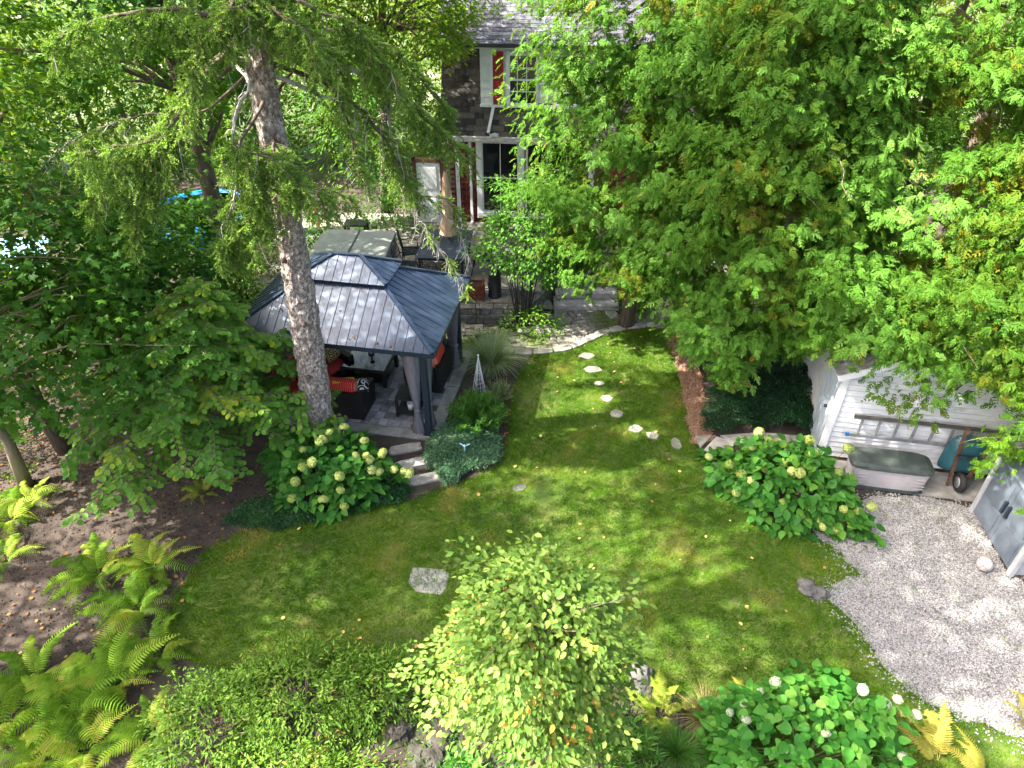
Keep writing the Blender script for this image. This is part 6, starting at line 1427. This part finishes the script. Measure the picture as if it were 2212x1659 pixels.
# ------------------------------------------------------------------ ferns: each frond a part
def frond_mesh(seed, mat, L=.75, wd=.13, tint=.5):
    q = random.Random(seed); v = []; f = []; ti = []; n = 26
    cur = lambda s: (0, L*(s*.92), L*(.62*s-.72*s*s))
    prev = None
    for i in range(n+1):
        s = i/n; x, y, z = cur(s); w_ = wd*(math.sin(min(1, s*1.35+.1)*math.pi)**.7 if s < .6 else 1.0*(1-s)/.4*.93+.02) if s > .08 else 0
        o = len(v); v += [(-.004, y, z), (.004, y, z)]; ti += [tint-.2]*2
        if prev is not None: f += [(prev, prev+1, o+1), (prev, o+1, o)]
        prev = o
        if w_ > .008:
            for sg in (-1, 1):
                ww = w_*q.uniform(.85, 1.1); fwd = .35*ww+.01; o2 = len(v); h = L/n*.46; t_ = tint+q.gauss(0, .1)
                v += [(0, y-h*.5, z), (0, y+h*.7, z+.002), (sg*ww*.6, y+fwd*.5+h, z+.008-.03*ww), (sg*ww, y+fwd, z-.18*ww), (sg*ww*.6, y+fwd*.5-h*.55, z+.004-.03*ww)]; f += [(o2, o2+1, o2+2), (o2, o2+2, o2+4), (o2+4, o2+2, o2+3)]; ti += [t_]*5
    return tri_mesh('frond', np.array(v), np.array(f), mat, np.clip(np.array(ti), .02, .98))
FR = [frond_mesh(k, m_fern, tint=t_) for k, t_ in enumerate((.25, .4, .55, .7, .85))]
FRY = [frond_mesh(k+9, m_fernY, tint=t_) for k, t_ in enumerate((.3, .6, .9))]
def fern(label, x, y, n, s, seed, meshes=FR, el=(-.12, .5), az=None, group='ferns in the brown soil'):
    p = P(x, y); root = plant('fern', label, 'fern', (p.x, p.y, 0), group); q = random.Random(seed)
    n = int(n*1.3)
    for i in range(n):
        a = (az+q.uniform(-.7, .7)) if az is not None else i*2*math.pi/n*1.618*1.0+q.uniform(-.25, .25); o = bpy.data.objects.new('frond', q.choice(meshes)); COL.objects.link(o); o.parent = root
        k = .98*s*q.uniform(.6, 1.2); o.scale = (k*q.uniform(.85, 1.1), k, k*q.uniform(.8, 1.9)); o.location = (math.cos(a+math.pi/2)*.03, math.sin(a+math.pi/2)*.03, .02); o.rotation_euler = (q.uniform(*el), q.uniform(-.3, .3), a)
for i, (x, y, n, s, lb) in enumerate([
    (215, 1245, 15, 1.15, 'big bright fern standing alone at the upper left of the fern patch'), (330, 1230, 14, 1.0, 'fern reaching toward the lawn from the upper part of the patch'), (300, 1320, 15, 1.1, 'fern in the centre of the patch against the lawn edge'),
    (255, 1480, 18, 1.25, 'largest fern, with long arching fronds beside the azaleas'), (160, 1530, 16, 1.25, 'big fern in the lower left corner with a white fallen leaf'), (80, 1470, 14, 1.1, 'fern near the left edge, low in the picture'), (20, 1560, 12, 1.1, 'fern cut by the left edge at the bottom'),
    (190, 1620, 15, 1.1, 'fern at the bottom edge left of the azaleas'), (25, 1130, 14, 1.0, 'fern under the tan maple trunk'), (70, 1085, 12, .9, 'fern just right of the tan maple trunk'), (15, 1215, 9, .9, 'small fern at the left edge'),
    (330, 1590, 12, 1.0, 'dark fern squeezed between the azaleas'), (100, 1640, 12, 1.0, 'fern at the bottom left corner'), (345, 1420, 10, .9, 'fern between lawn edge and azaleas')]):
    fern(lb, x, y, n, s, 50+i)
fern('small yellowish fern in the soil below the layered shrub', 440, 1068, 9, .55, 80, FRY+FR[3:])
fern('second small yellowish fern below the layered shrub', 490, 1050, 7, .5, 81, FRY+FR[3:])
fern('yellowing fern beside the cream flowered hydrangea', 2025, 1650, 7, .95, 82, FRY, az=0.2, group='yellow ferns at the bottom right')
fern('yellowing fern at the bottom right edge', 2125, 1690, 6, .8, 83, FRY, az=.2, group='yellow ferns at the bottom right')
fern('single yellow fern behind the cream flowered hydrangea', 1615, 1530, 5, .6, 84, FRY, az=.2, group='yellow ferns at the bottom right')
fern('small yellow fern at the far right edge of the gravel', 2215, 1560, 5, .6, 85, FRY, group='yellow ferns at the bottom right')
fern('bright fern beside the grey rock at the lawn edge', 1425, 1545, 10, .75, 86, FR[3:])

# ------------------------------------------------------------------ ground covers
def cover(name, label, poly, n, h, lsize, mat, tmpl, tint0=.4, tintv=.2, cl=6, group=None, cat=None):
    g = gp(poly); q = scatter(g, n); e = np.array([min(1.0, min(math.hypot(p[0]-a, p[1]-b) for a, b in g)/.45) for p in q])
    C = np.column_stack([q, h*(.25+.75*e**.7)*(1+.35*lump(np.column_stack([q, q[:, 0]*0]), 3, 2.2))]); D = N3(len(C))*.6+[0, 0, .6]
    pos, fw, nr = clouds(C, D, cl, .07, .5, .2); pos[:, 2] = np.maximum(pos[:, 2], .015)
    t = np.clip(tint0+np.repeat(RNG.normal(scale=tintv*.5, size=len(C))+.5*lump(C, 1.5, 4.), cl)+RNG.normal(scale=tintv*.6, size=len(pos)), .02, .98)
    o = leaf_object(name, tmpl, pos, frames(fw, nr), lsize*RNG.uniform(.6, 1.3, len(pos)), t, mat, None, (0, 0, 0), 'stuff'); tag(o, label)
    # a low stem layer hides the soil
    return o
cover('ivy', 'dark ivy carpet edging the bed below the lime flowered hydrangea', [(485, 1132), (545, 1085), (640, 1100), (720, 1090), (800, 1060), (850, 1035), (892, 1060), (868, 1086), (780, 1105), (690, 1125), (600, 1148), (540, 1140)], 2600, .14, .045, m_ivy, KITE, .5)
cover('ivy', 'dense dark ivy mound below the cedar boughs', [(1512, 905), (1540, 850), (1620, 800), (1740, 800), (1760, 900), (1745, 943), (1640, 938), (1560, 946), (1516, 935)], 4200, .42, .055, m_ivy, KITE, .35)
cover('ivy', 'small dark ivy patches beside the wood chips', [(1455, 715), (1500, 700), (1560, 740), (1580, 800), (1530, 800), (1490, 765)], 1100, .25, .05, m_ivy, KITE, .35)
cover('ground_cover', 'grey-green crinkled ground cover in the bed tip beside the lawn', [(920, 985), (935, 950), (965, 925), (1050, 915), (1078, 950), (1078, 1000), (1050, 1015), (1005, 1022), (985, 1048), (955, 1050), (945, 1020), (925, 1015)], 2300, .24, .055, m_cover2, KITE, .5)
cover('weeds', 'small weeds growing in the soil at the front edge', [(880, 1600), (950, 1490), (1300, 1480), (1340, 1500), (1500, 1640), (1500, 1700), (880, 1700)], 500, .10, .05, m_bright, KITE, .4)
cover('weeds', 'clover and weeds in the lawn', LAWN, 1500, .02, .022, m_lime, OVAL, .6, cl=5)

def narrow_shrub(name, label, c, r, h, n, L, mat, seed, tint0=.5, tmpl=NARROW, blade=10, group=None, cat='shrub'):
    root = plant(name, label, cat, (c[0], c[1], 0), group); q = np.random.default_rng(seed); P_ = []; F_ = []; N_ = []; TI = []; mb = MB()
    for i in range(n):
        a = q.uniform(0, 6.283); u = q.uniform(0, 1)**.6; e = np.array([math.cos(a)*u*r[0], math.sin(a)*u*r[1], h*(1-.55*u*u)*q.uniform(.75, 1.1)]); b = np.array([e[0]*.25, e[1]*.25, 0])
        mb.tube([b, (b+e)/2+[0, 0, h*.1], e], [.006, .005, .003], 3, cap=False); tt = tint0+q.normal(scale=.12)
        for k in range(blade*2):
            s = .35+.65*k/(blade*2); p = b+(e-b)*s; p[2] += h*.1*4*s*(1-s)*.5; an = k*2.4; f = np.array([math.cos(an), math.sin(an), .35])+ (e-b)/np.linalg.norm(e-b)*.5
            P_.append(p); F_.append(f); N_.append(np.array([0, 0, 1])+q.normal(scale=.3, size=3)); TI.append(tt+q.normal(scale=.12))
    mb.build('stem', m_stem, root)
    leaf_object('leaves', tmpl, np.array(P_)+np.array([c[0], c[1], 0]), frames(np.array(F_), np.array(N_)), L*q.uniform(.7, 1.2, len(P_)), np.clip(np.array(TI), .02, .98), mat, root, (c[0], c[1], 0), 'stuff')
    return root
p_ = P(1030, 925); narrow_shrub('feathery_shrub', 'bright feathery willow-leaved shrub beside the front gazebo post', (p_.x, p_.y), (.62, .62), .80, 150, .13, m_bright, 3, tint0=.45, blade=13)
p_ = P(1085, 880); narrow_shrub('feathery_shrub', 'wispy pale stems at the right of the feathery shrub', (p_.x-.1, p_.y+.2), (.38, .35), .55, 45, .06, m_fountain, 4, tint0=.4)
def grass_clump(name, label, c, n, L, mat, seed, spread=.6, group=None):
    root = plant(name, label, 'grass clump', (c[0], c[1], 0), group); q = random.Random(seed); V = []; F = []; TI = []
    for i in range(n):
        a = q.uniform(0, 6.283); l = L*q.uniform(.55, 1.1); o = Vector((math.cos(a), math.sin(a), 0)); sd_ = Vector((-o.y, o.x, 0)); el = q.uniform(.25, 1.0)*spread; t_ = q.uniform(0, 1); b = o*q.uniform(0, .10)
        pv = None
        for k in range(6):
            s = k/5; p = b+o*l*el*s**1.4*.95+Vector((0, 0, l*(1.05*s-.62*el*1.3*s*s))); w_ = .0045*(1-s)+.0006; k0 = len(V); V += [tuple(p-sd_*w_), tuple(p+sd_*w_)]; TI += [t_*.8+s*.2]*2
            if pv is not None: F += [(pv, pv+1, k0+1), (pv, k0+1, k0)]
            pv = k0
    o = bpy.data.objects.new('blades', tri_mesh('blades', np.array(V), np.array(F), mat, np.array(TI))); COL.objects.link(o); o.parent = root; o['kind'] = 'stuff'
p_ = P(1062, 800); grass_clump('fountain_grass', 'arching silvery fountain grass beside the rear gazebo post', (p_.x, p_.y), 1500, 1.1, m_fountain, 5, .95)
p_ = P(1520, 1560); grass_clump('dry_grass', 'tuft of dry tan grass at the bottom edge of the lawn', (p_.x, p_.y), 350, .55, m_dry, 6, 1.0, 'tufts of grass at the front edge')
p_ = P(1460, 1630); grass_clump('green_grass_tuft', 'tuft of long green grass in front of the dry tuft', (p_.x, p_.y), 400, .5, m_bright, 7, 1.1, 'tufts of grass at the front edge')
p_ = P(1550, 1650); grass_clump('green_grass_tuft', 'tuft of long green grass against the cream flowered hydrangea', (p_.x, p_.y), 350, .5, m_bright, 8, 1.1, 'tufts of grass at the front edge')
p_ = P(1270, 1600); narrow_shrub('goldenrod', 'bright green narrow-leaved plants right of the light green tree', (p_.x, p_.y), (.45, .45), .75, 60, .13, m_bright, 9, tint0=.75, blade=11)
p_ = P(1360, 1640); narrow_shrub('goldenrod', 'bright green narrow-leaved plants at the bottom edge under the rock', (p_.x, p_.y), (.4, .35), .6, 45, .13, m_bright, 10, tint0=.7, blade=11)
p_ = P(1160, 1640); narrow_shrub('lily_leaves', 'dark strap-leaved plants at the bottom edge under the light green tree', (p_.x, p_.y), (.5, .3), .3, 26, .2, m_hyd, 12, tint0=.5, blade=4)
p_ = P(1000, 1680); narrow_shrub('lily_leaves', 'dark strap-leaved plants beside the boulders', (p_.x, p_.y), (.3, .25), .3, 20, .2, m_hyd, 13, tint0=.5, blade=4)

# clods and crumbs on the bare soil
cq = scatter(gp([(-150, 1000), (560, 1000), (560, 1140), (430, 1240), (360, 1420), (300, 1700), (-200, 1800)]), 9000)
pos = np.column_stack([cq, np.full(len(cq), .0)]); V, F = inst_arrays(PEB, pos, frames(N3(len(pos)), N3(len(pos))*.5+[0, 0, 1]), RNG.uniform(.012, .045, len(pos)))
o = bpy.data.objects.new('soil_clods', tri_mesh('soil_clods', V, F, m_soil)); COL.objects.link(o); tag(o, 'crumbly clods on the bare brown soil', kind='stuff')
cover('weeds', 'stray weeds and grass sprouting in the gravel edge', GRAV, 160, .05, .03, m_lime, KITE, .5, cl=7)
# dry needles on the gazebo roof
nq = []
for _ in range(420):
    y0 = random.uniform(-HY, -.42); x0 = random.uniform(-1, 1)*(HX-(HY+y0)*1.1)
    nq.append(gl(x0, y0, EZ+.022+(HY+y0)*.632))
nq = np.array(nq); o = leaf_object('fallen_needles', NARROW, nq, frames(N3(len(nq))*[1, 1, .1]+[0, 0, 0], N3(len(nq))*.1+[0, -.5, 1]), np.full(len(nq), .035), RNG.uniform(.1, .9, len(nq)), m_litter, None, (0, 0, 0), 'stuff'); tag(o, 'dry needles scattered over the near slope of the gazebo roof')
# fallen leaves
def litter(poly, n, label, s, tint):
    q = scatter(gp(poly), n); pos = np.column_stack([q, np.full(len(q), .030)]); 
    o = leaf_object('fallen_leaves', ROUND, pos, frames(N3(len(q))*[1, 1, .15], N3(len(q))*.25+[0, 0, 1]), s*RNG.uniform(.6, 1.3, len(q)), np.clip(RNG.normal(tint, .25, len(q)), 0, 1), m_litter, None, (0, 0, 0), 'stuff'); tag(o, label)
litter(LAWN, 70, 'scattered yellow and tan fallen leaves on the lawn', .06, .75)
litter([(0, 1060), (480, 1060), (560, 1130), (430, 1240), (360, 1400), (300, 1659), (-100, 1800), (-150, 1060)], 240, 'brown fallen leaves on the dark soil', .05, .12)
litter([(-100, 900), (500, 900), (500, 1060), (-200, 1060)], 500, 'red-brown leaf litter beneath the left trees', .05, .08)
litter([(1075, 1010), (1098, 950), (1108, 850), (1085, 850), (1070, 1030)], 60, 'orange leaf litter at the lawn edge of the bed', .04, .3)
# leaves lying on the gazebo roof
for lbx, (x0, y0) in enumerate([(-1.5, -1.25), (-1.2, -1.3), (-.2, -1.32), (.4, -1.34), (.9, -1.36), (-1.0, -.9), (.2, -.9)]):
    pass
q = np.array([gl(x0, y0, EZ+.03+(HY+y0)*.635) for x0, y0 in [(-1.5, -1.32), (-1.45, -1.30), (-1.2, -1.33), (-.2, -1.34), (.4, -1.36), (.9, -1.36), (-1.0, -.95), (.1, -.9), (.5, -1.3), (1.2, -1.37)]])
o = leaf_object('fallen_leaves', ROUND, q, frames(N3(len(q))*[1, 1, .2], N3(len(q))*.2+[0, -.5, 1]), np.full(len(q), .06), np.full(len(q), .3), m_litter, None, (0, 0, 0), 'stuff'); tag(o, 'brown leaves lying on the lower edge of the gazebo roof')
